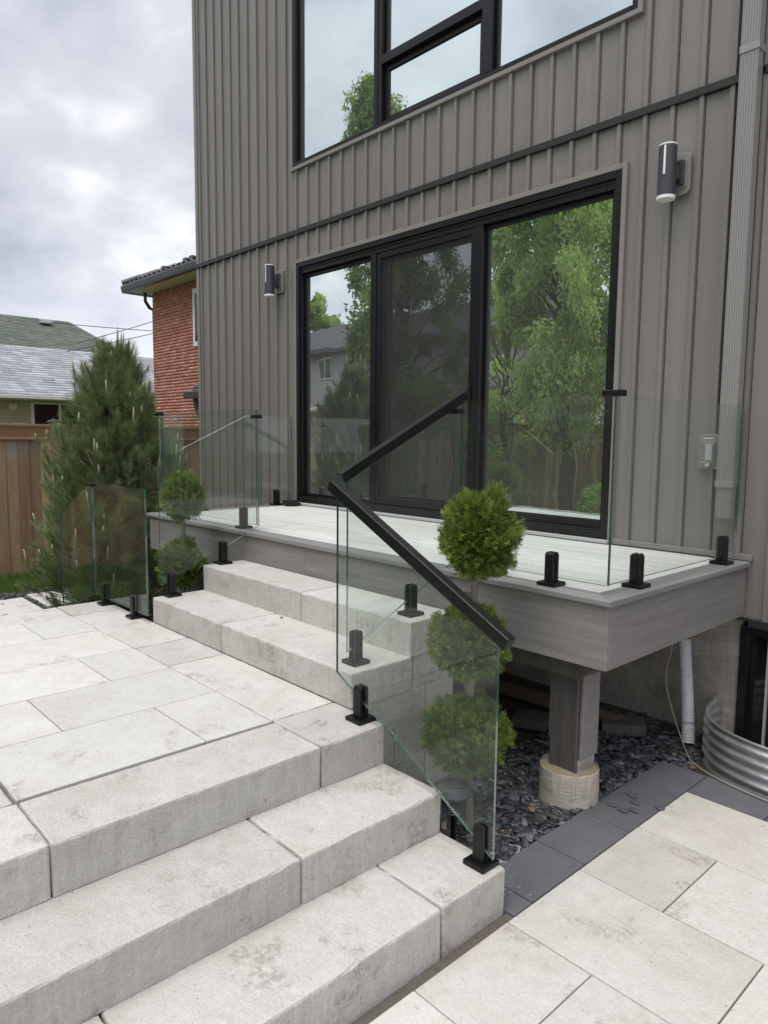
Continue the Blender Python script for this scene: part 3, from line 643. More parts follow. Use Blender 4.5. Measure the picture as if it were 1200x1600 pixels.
def handrail(p0, p1, parent, w=.022, h=.026):
    p0 = Vector(p0); p1 = Vector(p1); d = (p1-p0).normalized(); side = Vector((-d.y, d.x, 0)).normalized(); up = side.cross(d)
    if up.z < 0: up = -up
    MB().obox((p0+p1)/2, d, side, up, (p1-p0).length/2, w, h).build('handrail', MT['blackmetal'], parent, .003)
t = railing('sloping glass panel with black handrail beside the steps down to the patio', (.25, -2.36, Z2))
pane([(-.244, -.386), (.10, -.555), (.693, -.878), (.693, -.035), (-.244, .445)], 'x', -2.36, .006, t)
spigot(-.075, -2.36, ZL, 'x', t); spigot(.635, -2.36, Z3, 'x', t); handrail((-.285, -2.36, .487), (.742, -2.36, -.035), t)
t = railing('sloping glass panel with black handrail beside the steps up to the deck', (-.31, -1.85, ZB))
pane([(-2.247, -.330), (-1.44, .055), (-1.44, .925), (-2.247, .495)], 'y', -.31, .006, t)
spigot(-.31, -2.19, ZA, 'y', t); spigot(-.31, -1.815, ZB, 'y', t); handrail((-.31, -2.29, .512), (-.31, -1.425, .935), t)
clip(-.345, -.262, -1.525, -1.475, .845, t)
t = railing('sloping glass panel without handrail at the small topiary side of the steps', (-2.265, -1.85, ZB))
pane([(-2.268, -.314), (-1.482, .035), (-1.482, .897), (-2.268, .534)], 'y', -2.265, .006, t)
spigot(-2.262, -2.19, ZA, 'y', t); spigot(-2.262, -1.79, ZB, 'y', t); clip(-2.31, -2.225, -1.52, -1.47, .848, t)
t = railing('level glass panel at the back edge of the raised landing', (-2.75, -2.345, ZL))
pane([(-3.215, -.517), (-2.29, -.517), (-2.29, .345), (-3.215, .345)], 'x', -2.352, .006, t); spigot(-3.02, -2.352, ZL, 'x', t); spigot(-2.50, -2.352, ZL, 'x', t); clip(-3.265, -3.19, -2.375, -2.328, .325, t)
t = railing('sloping glass panel going down in front of the pine tree', (-3.6, -2.345, ZG))
pane([(-3.95, -.80), (-3.24, -.52), (-3.24, .34), (-3.95, .035)], 'x', -2.352, .006, t); spigot(-3.36, -2.352, Z2, 'x', t); spigot(-3.72, -2.352, Z3, 'x', t)

# ------------------------------------------------------------------ window well, drain pipe, cable, things under the deck
t = thing('window_well', (1.3, -.3, ZG), 'corrugated galvanised steel window well against the foundation', 'window well')
vs = []; fs = []; na, nz = 56, 100
for i in range(na+1):
    a = math.pi*i/na; ca, sa = math.cos(a), math.sin(a)
    ex = .74*(abs(ca)**.72)*(1 if ca > 0 else -1); ey = .60*sa**.72 if sa > 0 else 0
    nx, ny = ca, -sa
    for j in range(nz+1):
        z = -1.3 + (.445)*j/nz; w = .013*math.sin((z+.855)*2*math.pi/.058)
        vs.append((1.31+ex+nx*w, -.0-ey+ny*w, z))
for i in range(na):
    for j in range(nz): fs.append((i*(nz+1)+j, (i+1)*(nz+1)+j, (i+1)*(nz+1)+j+1, i*(nz+1)+j+1))
o = MB().add(vs, fs).build('corrugated_wall', MT['galv'], t, smooth=True); md = o.modifiers.new('thick', 'SOLIDIFY'); md.thickness = .003
MB().tube([(1.31+.74*math.copysign(abs(math.cos(a))**.72, math.cos(a)), -.60*max(math.sin(a), 0)**.72, -.855) for a in [math.pi*i/56 for i in range(57)]], .007, 6).build('rolled_rim', MT['galv'], t, smooth=True)
MB().box(.553, .566, -.07, .028, -1.2, -.845).build('flange', MT['galv'], t)
t = thing('drain_pipe', (.5, -.28, ZP), 'white ribbed flexible drain pipe hanging down to the slate', 'pipe')
pts = [(.395, -.15, -.50), (.405, -.155, -.60), (.425, -.17, -.72), (.455, -.205, -.86), (.485, -.245, -.98), (.505, -.275, -1.10)]
cp = []
for a, b in zip(pts, pts[1:]):
    for k in range(14): cp.append(Vector(a).lerp(Vector(b), k/14))
MB().tube(cp, [.036 + .0018*(i % 2) for i in range(len(cp))], 14).build('ribbed_hose', MT['whitepipe'], t)
MB().tube([(.392, -.148, -.33), (.394, -.149, -.505)], .02, 10).build('feed_pipe', MT['blackmetal'], t)
cpts = [(.36, -.2, -.34), (.352, -.22, -.55), (.335, -.25, -.74), (.40, -.28, -.92), (.50, -.34, -1.07), (.56, -.42, -1.085), (.64, -.52, -1.088), (.80, -.605, -1.090), (1.0, -.655, -1.090), (1.25, -.68, -1.090), (1.6, -.69, -1.090)]
def crom(P, n=8):
    P = [Vector(p) for p in P]; Q = [P[0]*2-P[1]] + P + [P[-1]*2-P[-2]]; o = []
    for i in range(1, len(Q)-2):
        for k in range(n):
            s = k/n; a, b, c, d = Q[i-1:i+3]; o.append(.5*((2*b) + (c-a)*s + (2*a-5*b+4*c-d)*s*s + (3*b-a-3*c+d)*s**3))
    return o + [P[-1]]
tag(MB().tube(crom(cpts), .0045, 6).build('cable', MT['cable'], smooth=True), 'thin pale cable hanging from the deck and running past the window well', 'cable')
def paving_lump(x, y, r, label, w=.15, d=.10, h=.085):
    b = MB().obox((x, y, ZP-.01+h/2), (math.cos(r), math.sin(r), .05), (-math.sin(r), math.cos(r), 0), (0, 0, 1), w, d, h/2); o = b.build('concrete_block', plain('grey_block', (.10, .10, .096), .9, 0, .4, 20, 1.0, 40), None, .01, 2); tag(o, label, 'block')
paving_lump(.13, -.36, .55, 'rough grey concrete block lying on slate under the deck near the pipe', .13, .09, .065)
paving_lump(-.30, -.72, .35, 'rough grey concrete block in the dark under the deck behind the post', .11, .09, .06)
tag(MB().obox((-.9, -.42, ZP+.03), (1, .08, 0), (-.08, 1, 0), (0, 0, 1), 1.0, .045, .03).build('timber_offcut', MT['timber'], None, .003), 'brown timber offcut lying in the dark under the deck', 'timber')
t = thing('plastic_tray', (-4.0, -.3, 0), 'small black tray standing at the deck end by the siding', 'tray')
MB().lathe([(.001, .004), (.07, .004), (.085, .05), (.09, .05), (.076, .002), (.001, .001)], 20, (-3.70, -.17, .002)).build('bowl', MT['blackmetal'], t)

# slate mulch
def chips(name, regions, mat, parent=None, size=(.016, .048)):
    V = []; F = []; C = []; base = 0
    for (x0, x1, y0, y1, n, zf) in regions:
        c = np.stack([rng.uniform(x0, x1, n), rng.uniform(y0, y1, n)], 1)
        for i in range(n):
            k = 5; r = rng.uniform(*size); an = np.sort(rng.uniform(0, 6.283, k)) ; an = np.linspace(0, 6.283, k, endpoint=False)+rng.uniform(-.55, .55, k)
            rr = r*rng.uniform(.45, 1.35, k); el = rng.uniform(.35, .8); p = np.stack([rr*np.cos(an), rr*np.sin(an)*el, np.zeros(k)], 1)
            th = rng.uniform(.003, .007); top = p*np.array([.95, .95, 1]) + np.array([0, 0, th]); P = np.concatenate([p, top])
            a = rng.uniform(0, 6.283); tl = rng.normal(0, .38); ca, sa = math.cos(a), math.sin(a); ct, stt = math.cos(tl), math.sin(tl)
            Rx = np.array([[1, 0, 0], [0, ct, -stt], [0, stt, ct]]); Rz = np.array([[ca, -sa, 0], [sa, ca, 0], [0, 0, 1]])
            P = P @ Rx.T @ Rz.T + np.array([c[i, 0], c[i, 1], zf + rng.uniform(0, .028)])
            V.append(P); b = base; base += 10
            F += [(b+5, b+6, b+7), (b+5, b+7, b+8), (b+5, b+8, b+9)]
            for q in range(5): q2 = (q+1) % 5; F += [(b+q, b+q2, b+5+q2), (b+q, b+5+q2, b+5+q)]
            g = rng.choice([.045, .075, .12, .22], p=[.32, .34, .25, .09]); g *= rng.uniform(.8, 1.2); C.append(np.tile([g*.97, g, g*1.09] if rng.random() > .008 else [.30, .22, .15], (10, 1)))
    return npmesh(name, np.concatenate(V), F, mat, parent, np.concatenate(C))
bed = tag(MB().box(XSR+.002, .503, YE+.002, .03, ZG, ZP-.035).box(XL-.05, XSL-.002, YE+.002, .03, ZG, ZP-.035).box(XSL-.002, XSR+.002, -1.58, .03, ZG, ZP-.035).box(.503, .72, -.601, .03, ZG, ZP-.035).box(-6.55, -3.96, -2.85, .3, ZG, ZG+.02).build('planting_bed', MT['soil']), None, None, None, 'structure')
zf = ZP-.035
tag(chips('slate_mulch', [(XSR+.03, .49, YE+.02, -1.0, 3300, zf), (XSR+.03, .49, -1.0, -.02, 1900, zf), (.49, .62, -.59, -.1, 160, zf), (.42, .51, YE+.03, -.62, 120, zf+.012), (-6.5, -5.35, -2.9, -.9, 1500, ZG+.015), (-5.35, -4.0, -2.3, -.9, 700, ZG+.015), (-3.9, XSL-.03, YE+.03, -1.5, 900, zf)], MT['slate']), 'dark slate chips covering the beds under and beside the deck', 'slate mulch', None, 'stuff')
loose = [(.60, -1.12, .9), (.64, -1.17, .3), (.575, -1.28, 2.2), (.64, -1.29, 1.2), (.675, -1.25, .2), (.752, -1.13, 1.9)]
for li, (x, y, a) in enumerate(loose):
    k = 7; pl = [(x+.026*random.uniform(.7, 1.2)*math.cos(a+6.283*i/k)*1.15, y+.017*random.uniform(.7, 1.2)*math.sin(a+6.283*i/k)) for i in range(k)]
    tag(MB().prism(pl, 'z', ZP+.002, ZP+.011).build('slate_chip', MT['chipping'], None, .002), 'loose slate chip fallen onto the charcoal border pavers away from the pale ones' if li < 5 else 'loose slate chip lying against the edge of a pale patio paver', 'slate chip', 'slate chips on the border pavers')
def dry_leaf(x, y, z, r, label, s=.018):
    m = MB(); pl = [(0, -1.2), (.5, -.5), (.65, .1), (.3, .75), (0, 1.2), (-.4, .7), (-.6, 0), (-.45, -.6)]
    c, sn = math.cos(r), math.sin(r); vs = [(x+s*(a*c-b*sn), y+s*(a*sn+b*c), z+.002+.35*s*abs(a)) for a, b in pl]; vs2 = [(a, b, c2+.0012) for a, b, c2 in vs]
    m.add(vs+vs2, [tuple(range(8))[::-1], tuple(range(8, 16))]+[(i, (i+1) % 8, 8+(i+1) % 8, 8+i) for i in range(8)])
    tag(m.build('dry_leaf', MT['dryleaf']), label, 'leaf')
dry_leaf(-1.27, -1.965, ZA+.001, .6, 'small dry brown leaf on the lower step up to the deck', .016)
dry_leaf(.35, -1.63, ZP+.012, 1.1, 'small dry brown leaf in the slate at the footing', .022)
dry_leaf(.44, -2.20, ZP+.012, 2.1, 'small dry brown leaf in the slate by the bottom step', .02)

m = MB()
for _ in range(150):
    x = .53 + abs(random.gauss(0, .07)); y = YE + .03 + abs(random.gauss(0, .10)); r_ = random.uniform(.0012, .0034)
    if x > .75: continue
    m.add([(x+r_*math.cos(k*1.2566), y+r_*math.sin(k*1.2566)*random.uniform(.6, 1), ZP+.0035) for k in range(5)], [(0, 1, 2, 3, 4)])
m.build('mortar_spatter', MT['whitepipe'], pat, fix=False)['kind'] = 'stuff'
# solar stake light
t = thing('solar_light', (.265, -2.09, ZP), 'grey round solar stake light in the slate beside the steps', 'garden light')
c = (.262, -2.10, .028)
MB().tube([(c[0], c[1], -1.13), (c[0], c[1], -.955)], .012, 10).build('stake', MT['blackmetal'], t)
MB().lathe([(.02, -.99), (.048, -.982), (.052, -.90), (.05, -.895)], 24, c).build('lens', MT['clearlens'], t, smooth=True)
MB().lathe([(.018, -.99), (.03, -.985), (.03, -.90)], 16, c).build('core', MT['lamp_lens'], t)
for k in range(7): MB().lathe([(.0525, -.977+k*.011), (.055, -.974+k*.011), (.0525, -.971+k*.011)], 24, c).build('lens_rib', MT['solar'], t)
cp_ = MB().lathe([(.05, -.9), (.084, -.898), (.086, -.887), (.074, -.866), (.055, -.856), (.0, -.855)][:5]+[(.004, -.855)], 32, c).build('cap', MT['solar'], t, smooth=False)
ang = .75; MB().obox((c[0], c[1], -.824), (math.cos(ang), math.sin(ang), 0), (-math.sin(ang), math.cos(ang), 0), (0, 0, 1), .04, .04, .004).build('panel_frame', MT['solar'], cp_, .001)
MB().obox((c[0], c[1], -.819), (math.cos(ang), math.sin(ang), 0), (-math.sin(ang), math.cos(ang), 0), (0, 0, 1), .034, .034, .0015).build('solar_panel', MT['solarcell'], cp_)

# ------------------------------------------------------------------ plants
def unit(v): return v/np.maximum(np.linalg.norm(v, axis=-1, keepdims=True), 1e-9)
def blades(P, D, Nn, ln, wd, tipw=.25):
    """flat tapered blades as quads: base P, direction D, face normal hint Nn"""
    S = unit(np.cross(D, Nn)); ln = np.asarray(ln)[:, None]; wd = np.asarray(wd)[:, None]
    v = np.stack([P - S*wd*.5, P + S*wd*.5, P + D*ln + S*wd*.5*tipw, P + D*ln - S*wd*.5*tipw], 1)
    return v.reshape(-1, 3), np.arange(len(P)*4).reshape(-1, 4)
def sphere_dirs(n): return unit(rng.normal(size=(n, 3)))
def thuja_ball(cen, rx, rz, n, parent, pal, seed):
    r = np.random.default_rng(seed); d = unit(r.normal(size=(n, 3)))
    lump = 1 + .11*np.sin(6*d[:, 0]+seed) * np.cos(5*d[:, 1]+1.3*seed) + .07*np.sin(9*d[:, 2]+3*d[:, 0]+seed) + .05*np.sin(17*d[:, 1]+13*d[:, 0])
    cd = unit(r.normal(size=(64, 3))); near = (d @ cd.T).max(1); clump = 1 - .30*np.clip((1-near)/.10, 0, 1)**1.3
    rr = (.50 + .50*r.random(n)**.40) * lump * clump * 1.06
    if seed % 7 == 3: rr = rr*(1 + .10*np.clip(d[:, 2], 0, 1)**4)
    P = np.array(cen) + d*rr[:, None]*np.array([rx, rx, rz])
    ax = unit(d*.75 + np.array([0, 0, .55]) + r.normal(size=(n, 3))*.42)
    side = unit(np.cross(ax, r.normal(size=(n, 3)))); nrm = np.cross(ax, side)
    L0 = r.uniform(.024, .054, n)*np.where(r.random(n) > .93, 1.4, 1.0); Pv = []; Dv = []; Nv = []; ln = []; wd = []; cc = []
    tone = np.array(pal)[r.choice(len(pal), n, p=[.3, .3, .25, .15])]*r.uniform(.75, 1.25, (n, 1))
    tips = np.clip((rr-.8)/.25, 0, 1)[:, None]*r.random((n, 1))
    tone = tone*(1-tips*.35) + np.array([.40, .43, .10])*tips*.35
    Pv.append(P); Dv.append(ax); Nv.append(nrm); ln.append(L0); wd.append(np.full(n, .0038)); cc.append(tone)
    for s, at, an, l in ((1, .15, .75, .55), (-1, .25, .75, .55), (1, .45, .65, .48), (-1, .55, .65, .42), (1, .70, .55, .34), (-1, .78, .55, .30)):
        an_ = an + r.normal(size=(n, 1))*.15; dd = unit(ax*np.cos(an_) + side*s*np.sin(an_) + nrm*r.normal(size=(n, 1))*.12)
        Pv.append(P + ax*(L0*at)[:, None]); Dv.append(dd); Nv.append(nrm); ln.append(L0*l); wd.append(np.full(n, .0044)); cc.append(tone*r.uniform(.9, 1.15, (n, 1)))
    v, f = blades(np.concatenate(Pv), np.concatenate(Dv), np.concatenate(Nv), np.concatenate(ln), np.concatenate(wd), .45)
    return npmesh('foliage_ball', v, f, MT['thuja'], parent, np.repeat(np.concatenate(cc), 4, 0))
PAL = [(.115, .19, .038), (.16, .245, .046), (.078, .138, .03), (.25, .32, .064)]
def topiary(x, y, label, balls, top, group='topiary cedars'):
    t = thing('topiary_cedar', (x, y, ZG), label, 'topiary', group)
    tr = MB(); zs = np.linspace(ZG-.02, top, 14); tr.tube([(x+.008*math.sin(3*z), y+.006*math.cos(4*z), z) for z in zs], [.028 - .014*k/13 for k in range(14)], 9)
    for b in balls:
        for k in range(16):
            a = 2.4*k; z = b[2] - b[4]*.5 + b[4]*k/16; tr.tube([(x, y, z), (x+b[3]*.75*math.cos(a), y+b[3]*.75*math.sin(a), z+b[4]*.3)], [.006, .002], 4)
    tr.build('trunk', MT['greybark'], t, smooth=True)
    for i, b in enumerate(balls): thuja_ball(b[:3], b[3], b[4], b[5], t, PAL, int(100*abs(x))+i*7+3)
topiary(.215, -1.94, 'tall three ball topiary cedar beside the deck post with solar light at its foot', [(.232, -1.93, .268, .152, .172, 6200), (.19, -1.94, -.228, .150, .150, 5600), (.185, -1.95, -.665, .172, .148, 6000)], .2)
topiary(-2.66, -1.90, 'smaller ball topiary cedar standing between the deck and the landing glass', [(-2.655, -1.90, .245, .135, .150, 4000), (-2.68, -1.90, -.265, .155, .150, 4200), (-2.67, -1.9, -.72, .16, .15, 2200)], .15)

def pine(x, y, label):
    t = thing('pine_tree', (x, y, ZG), label, 'tree'); r = np.random.default_rng(5)
    H = 2.74; z0 = ZG
    tr = MB(); tr.tube([(x+.05*math.sin(1.3*k)+.011*k, y+.04*math.cos(1.7*k)+.012*k, z0+H*.93*k/9) for k in range(10)], [.07-.0062*k for k in range(10)], 9)
    shoots = []
    def env(u):   # crown radius against relative height
        return np.interp(u, [0, .1, .3, .45, .6, .79, .9, 1.0], [.38, .55, .62, .60, .54, .40, .28, .08])
    for i in range(1150):
        u = r.random()**1.05; a = r.uniform(0, 6.283); f = r.random()**.42
        lump = 1 + .15*math.sin(3*a+9*u) + .12*math.sin(2*a-14*u+1)
        R = env(u)*lump*f
        p = np.array([x + .10*u + R*math.cos(a), y + .11*u + R*math.sin(a), z0 + .05 + u*(H-.27)])
        if p[0] > XL-.10 and p[2] < .9: continue
        out = np.array([math.cos(a), math.sin(a), 0])
        d = out*(.62-.40*u) + np.array([0, 0, .85]) + r.normal(size=3)*.16; d /= np.linalg.norm(d); shoots.append((p, d, f))
    for k in range(9):
        a = k*.63; shoots.append((np.array([x+.10+.07*math.cos(a)*(k % 3), y+.11+.06*math.sin(a)*(k % 3), z0+H-.24+.015*(k % 4)]), unit(np.array([.25*math.cos(a), .25*math.sin(a), 1])), 1.))
    P = []; D = []; ln = []; wd = []; cc = []; cand = MB(); nc = 0
    pal = np.array([(.13, .185, .075), (.175, .24, .095), (.23, .30, .118), (.31, .37, .16)])
    for p, d, f in shoots:
        m = 150; s = r.random(m)**.8; sl = r.uniform(.14, .24)
        q = p + d*(s*sl)[:, None]; a = unit(np.cross(np.tile(d, (m, 1)), r.normal(size=(m, 3)))); an = r.uniform(.35, 1.15, m)*(1.0-.28*s)
        dd = d*np.cos(an)[:, None] + a*np.sin(an)[:, None]; dd[:, 2] -= .05; P.append(q); D.append(unit(dd)); ln.append(r.uniform(.07, .115, m)*(1.12-.4*s)); wd.append(r.uniform(.0018, .0027, m))
        cc.append(pal[r.choice(4, m, p=[.3, .33, .25, .12])]*r.uniform(.8, 1.2)*r.uniform(.85, 1.15, (m, 1)))
        zt = z0+.06+ (p[2]-z0)*.75 - .05; tr.tube([(x+.06*((p[2]-z0)/H), y, max(z0+.1, zt)), (x+(p[0]-x)*.55, y+(p[1]-y)*.55, p[2]-.10), tuple(p), tuple(p+d*sl)], [.008, .005, .003, .002], 4, False)
        if f > .82 and r.random() < .27:
            e = p + d*sl; up = unit(d*.5+np.array([0, 0, 1.])); h = r.uniform(.04, .16); cand.tube([tuple(e-up*.01), tuple(e+up*h*.6), tuple(e+up*h)], [.010, .009, .004], 6); nc += 1
    P = np.concatenate(P); D = np.concatenate(D); v, f = blades(P, D, r.normal(size=P.shape), np.concatenate(ln), np.concatenate(wd), .4)
    tr.build('trunk', MT['bark'], t, smooth=True, fix=False)
    npmesh('crown', v, f, MT['pine'], t, np.repeat(np.concatenate(cc), 4, 0))
    cand.build('candle_shoots', plain('pine_candle', (.44, .39, .27), .8, 0, .25, 60), t, smooth=True)['kind'] = 'stuff'
pine(-4.86, -1.62, 'bushy upright pine with pale candles between the deck and the wooden fence')

def broadleaf(x, y, label, H, R, trunk_h, n_cl, seed, pal, leaf=.075, per=230, lean=(0, 0), droop=.5, tr_r=.16, name='maple_tree', group='trees along the back fence', base=None, sq=1.0):
    r = np.random.default_rng(seed); t = thing(name, (x, y, ZG), label, 'tree', group); tr = MB()
    top = (x+lean[0], y+lean[1], ZG+H*.88)
    tr.tube([(x+lean[0]*(k/8)**2+.06*math.sin(k+seed), y+lean[1]*(k/8)**2+.05*math.cos(1.4*k), ZG-.05+(H*.88)*k/8) for k in range(9)], [tr_r*(1-.105*k) for k in range(9)], 10)
    P = []; D = []; Nn = []; ln = []; wd = []; cc = []; pal = np.array(pal)
    for i in range(n_cl):
        u = r.random(); a = r.uniform(0, 6.283); f = r.random()**.45
        prof = math.sin(math.pi*min(1, max(0, .12+.86*u)))**.7
        rr = R*prof*f*(1+.22*math.sin(3*a+5*u+seed))
        lean_u = (ZG+trunk_h+u*(H-trunk_h)-ZG)/H; lx, ly = lean[0]*lean_u**2, lean[1]*lean_u**2
        c = np.array([x+lx+rr*math.cos(a), y+ly+rr*math.sin(a)*sq, ZG+trunk_h+u*(H-trunk_h)])
        zt = ZG+trunk_h*.7+u*(H-trunk_h)*.75
        tr.tube([(x+lx*.55, y+ly*.55, zt), tuple((np.array([x+lx, y+ly, zt])+c)/2+np.array([0, 0, .12])), tuple(c)], [.018, .011, .004], 5, False)
        m = per; cr_ = r.uniform(.28, .5)*R/2.0
        o = unit(r.normal(size=(m, 3)))*(r.random((m, 1))**.5)*np.array([cr_, cr_, cr_*1.15]); o[:, 2] -= droop*cr_*(r.random(m)**2)
        P.append(c+o); dd = unit(r.normal(size=(m, 3))+np.array([0, 0, -.5-droop])); D.append(dd); Nn.append(r.normal(size=(m, 3))+np.array([0, 0, 1.2]))
        l = r.uniform(.7, 1.3, m)*leaf; ln.append(l); wd.append(l*.62); tone = pal[r.integers(len(pal))]*r.uniform(.8, 1.2); cc.append(tone*r.uniform(.75, 1.25, (m, 1)))
    P = np.concatenate(P); v, f = blades(P, np.concatenate(D), np.concatenate(Nn), np.concatenate(ln), np.concatenate(wd), .35)
    tr.build('trunk', MT['bark'], t, smooth=True, fix=False); npmesh('crown', v, f, MT['leaf'], t, np.repeat(np.concatenate(cc), 4, 0))
YG = [(.48, .62, .19), (.40, .54, .155), (.56, .68, .24), (.31, .44, .12)]
DG = [(.21, .31, .095), (.27, .38, .11), (.16, .24, .07), (.33, .43, .13)]
broadleaf(-5.75, -8.0, 'yellow green weeping maple with a leaning trunk in the back yard', 8.2, 1.45, 2.0, 190, 3, YG, .075, 330, (-.25, .1), 1.5, .17)
broadleaf(-10.9, -8.6, 'tall bright maple beside the dark conifer in the back yard', 11.0, 1.7, 1.3, 210, 9, DG, .085, 260, (-1.7, 0), .9, .2)
broadleaf(-8.35, -9.2, 'airy maple between the two larger back yard trees', 6.0, 1.2, 1.5, 80, 21, YG, .07, 230, (.1, 0), .7, .11)
broadleaf(-36.2, -25, 'distant rounded tree behind the siding house', 11.0, 2.3, 3.0, 60, 31, DG, .24, 130, (0, 0), .3, .3)
broadleaf(-2.9, -9.0, 'green maple standing right of the weeping one', 6.8, 1.6, 1.8, 90, 44, YG, .085, 230, (0, 0), .6, .15)

# dark conifer, round shrubs, planter near the back fence
def shrub(x, y, z, rx, rz, n, label, name, cat, pal, ln0=.10):
    r = np.random.default_rng(int(abs(x*10))+3); t = thing(name, (x, y, ZG), label, cat)
    d = unit(r.normal(size=(n, 3))); rr = .5+.5*r.random(n)**.5
    if name == 'dark_spruce':
        u = r.random(n); a = r.uniform(0, 6.283, n); R = rx*(1-u)**.75*(.6+.4*r.random(n)**.4)+.05; P = np.stack([x+R*np.cos(a), y+R*np.sin(a), ZG+.1+u*rz*2], 1); d = np.stack([np.cos(a), np.sin(a), np.full(n, .25)], 1)
    else: P = np.array([x, y, z])+d*rr[:, None]*np.array([rx, rx, rz])
    D = unit(d+r.normal(size=(n, 3))*.5); c = np.array(pal)[r.integers(len(pal), size=n)]*r.uniform(.7, 1.3, (n, 1))
    v, f = blades(P, D, r.normal(size=(n, 3)), r.uniform(.6, 1.3, n)*ln0, r.uniform(.3, .5, n)*ln0, .3)
    npmesh('foliage', v, f, MT['thuja'], t, np.repeat(c, 4, 0)); MB().tube([(x, y, ZG-.05), (x, y, ZG+rz*1.6)], [.05, .015], 8).build('stem', MT['bark'], t)
SP = [(.016, .034, .020), (.024, .048, .026), (.034, .058, .03)]
shrub(-11.9, -7.6, 0, .85, 1.95, 9000, 'dark blue green spruce near the back fence', 'dark_spruce', 'tree', SP, .13)
shrub(-6.75, -7.1, -.35, .48, .62, 3600, 'clipped round green shrub near the back fence', 'round_shrub', 'shrub', DG[:3], .07)
shrub(-4.55, -7.3, -.55, .42, .48, 3000, 'low yellow tipped shrub by the weeping maple', 'low_shrub', 'shrub', YG, .07)

# ------------------------------------------------------------------ fences
def fence(name, label, cat, p0, p1, top, along, spacing=2.43):
    """along 'y' at x=p0[0] or 'x' at y=p0[1]; boards face the yard"""
    fx = thing(name, (p0[0], p0[1], ZG), label, cat); a, b = (p0[1], p1[1]) if along == 'y' else (p0[0], p1[0]); c = p0[0] if along == 'y' else p0[1]
    hm = MT['fence_h'] if along == 'y' else MT['fence_hx']
    def bx(u0, u1, w0, w1, z0, z1): return MB().box(c+w0, c+w1, u0, u1, z0, z1) if along == 'y' else MB().box(u0, u1, c+w0, c+w1, z0, z1)
    u = a; k = 0
    while u < b:
        w = random.uniform(.135, .15); off = .0 if k % 2 else .018
        bx(u+.002, min(u+w+.012*(k % 2), b), off-.004, off+.014, ZG+.03+random.uniform(-.01, .01), top-.155).build('board', MT['fence'], fx); u += w; k += 1
    bx(a, b, -.01, .06, top-.04, top-.005).build('cap_rail', hm, fx, .003); bx(a, b, .034, .052, top-.17, top-.041).build('face_rail', hm, fx, .003)
    bx(a, b, -.03, -.005, top-.19, top-.10).build('stringer', hm, fx); bx(a, b, .033, .058, top-.205, top-.172).build('lower_trim', hm, fx, .003)
    u = a + .4
    while u < b:
        bx(u-.055, u+.055, -.045, .075, ZG, top+.015).build('post', MT['fence'], fx, .004)
        cx, cy = (c+.015, u) if along == 'y' else (u, c+.015)
        MB().add([(cx-.075, cy-.075, top+.016), (cx+.075, cy-.075, top+.016), (cx+.075, cy+.075, top+.016), (cx-.075, cy+.075, top+.016), (cx-.075, cy-.075, top+.032), (cx+.075, cy-.075, top+.032), (cx+.075, cy+.075, top+.032), (cx-.075, cy+.075, top+.032), (cx, cy, top+.07)], [(0, 3, 2, 1), (0, 1, 5, 4), (1, 2, 6, 5), (2, 3, 7, 6), (3, 0, 4, 7), (4, 5, 8), (5, 6, 8), (6, 7, 8), (7, 4, 8)]).build('post_cap', MT['blackmetal'], fx)
        u += spacing
fence('wooden_fence', 'brown cedar board fence with black post caps along the side yard', 'fence', (-7.68, -6.5), (-7.68, 6.0), .84, 'y', 2.465)
fence('wooden_fence', 'brown cedar board fence across the back of the yard', 'fence', (-17.5, -9.7), (6.5, -9.7), 1.05, 'x')

# grass blades by the fence
def grass(name, regs):
    P = []; 
    for x0, x1, y0, y1, n in regs: P.append(np.stack([rng.uniform(x0, x1, n), rng.uniform(y0, y1, n), np.full(n, ZG+.005)], 1))
    P = np.concatenate(P); n = len(P); D = unit(np.stack([rng.normal(0, .35, n), rng.normal(0, .35, n), np.ones(n)], 1))
    v, f = blades(P, D, rng.normal(size=(n, 3)), rng.uniform(.04, .105, n), rng.uniform(.005, .009, n), .15)
    c = np.array([(.12, .21, .04), (.17, .26, .05), (.09, .16, .03)])[rng.integers(3, size=n)]*rng.uniform(.8, 1.2, (n, 1))
    return npmesh(name, v, f, MT['grass'], None, np.repeat(c, 4, 0))
tag(grass('grass', [(-7.6, -6.5, -4.2, .5, 26000), (-6.5, -4, -5.4, -2.9, 9000), (-9, 0, -9.5, -5.7, 30000)]), 'short green lawn grass between the beds and the fences', 'grass', None, 'stuff')

# ------------------------------------------------------------------ neighbouring brick house
bh = thing('brick_house', (-12, 6, ZG), 'two storey red brick house with dark tiled roof and charcoal gutter', 'house')
BX0, BX1, BY, BZ = -15.72, -8.6, 4.0, 4.40
MB().box(BX0+.012, BX1, BY+.012, BY+9, ZG, BZ).build('wall', MT['mortar'], bh)
V = []; C = []; bw_, bh_, mo = .215, .066, .010; nrow = int((BZ-ZG)/(bh_+mo))
br = np.random.default_rng(2); bcol = np.array([(.47, .205, .15), (.42, .18, .135), (.51, .245, .185), (.37, .16, .13), (.54, .30, .24)])
def addbricks(horizontal, u0, u1, c):
    for j in range(nrow):
        z = ZG + j*(bh_+mo); u = u0 - (bw_+mo)*.5*(j % 2)
        while u < u1:
            a = max(u, u0); b = min(u+bw_, u1); pr_ = br.uniform(0, .004)
            if b-a > .02:
                if horizontal: q = [(a, c-pr_, z), (b, c-pr_, z), (b, c+.05, z), (a, c+.05, z)]
                else: q = [(c-pr_, a, z), (c+.05, a, z), (c+.05, b, z), (c-pr_, b, z)]
                V.extend(q + [(p[0], p[1], p[2]+bh_) for p in q]); C.extend([bcol[br.choice(5, p=[.36, .27, .2, .11, .06])]*br.uniform(.92, 1.08)]*8)
            u += bw_+mo
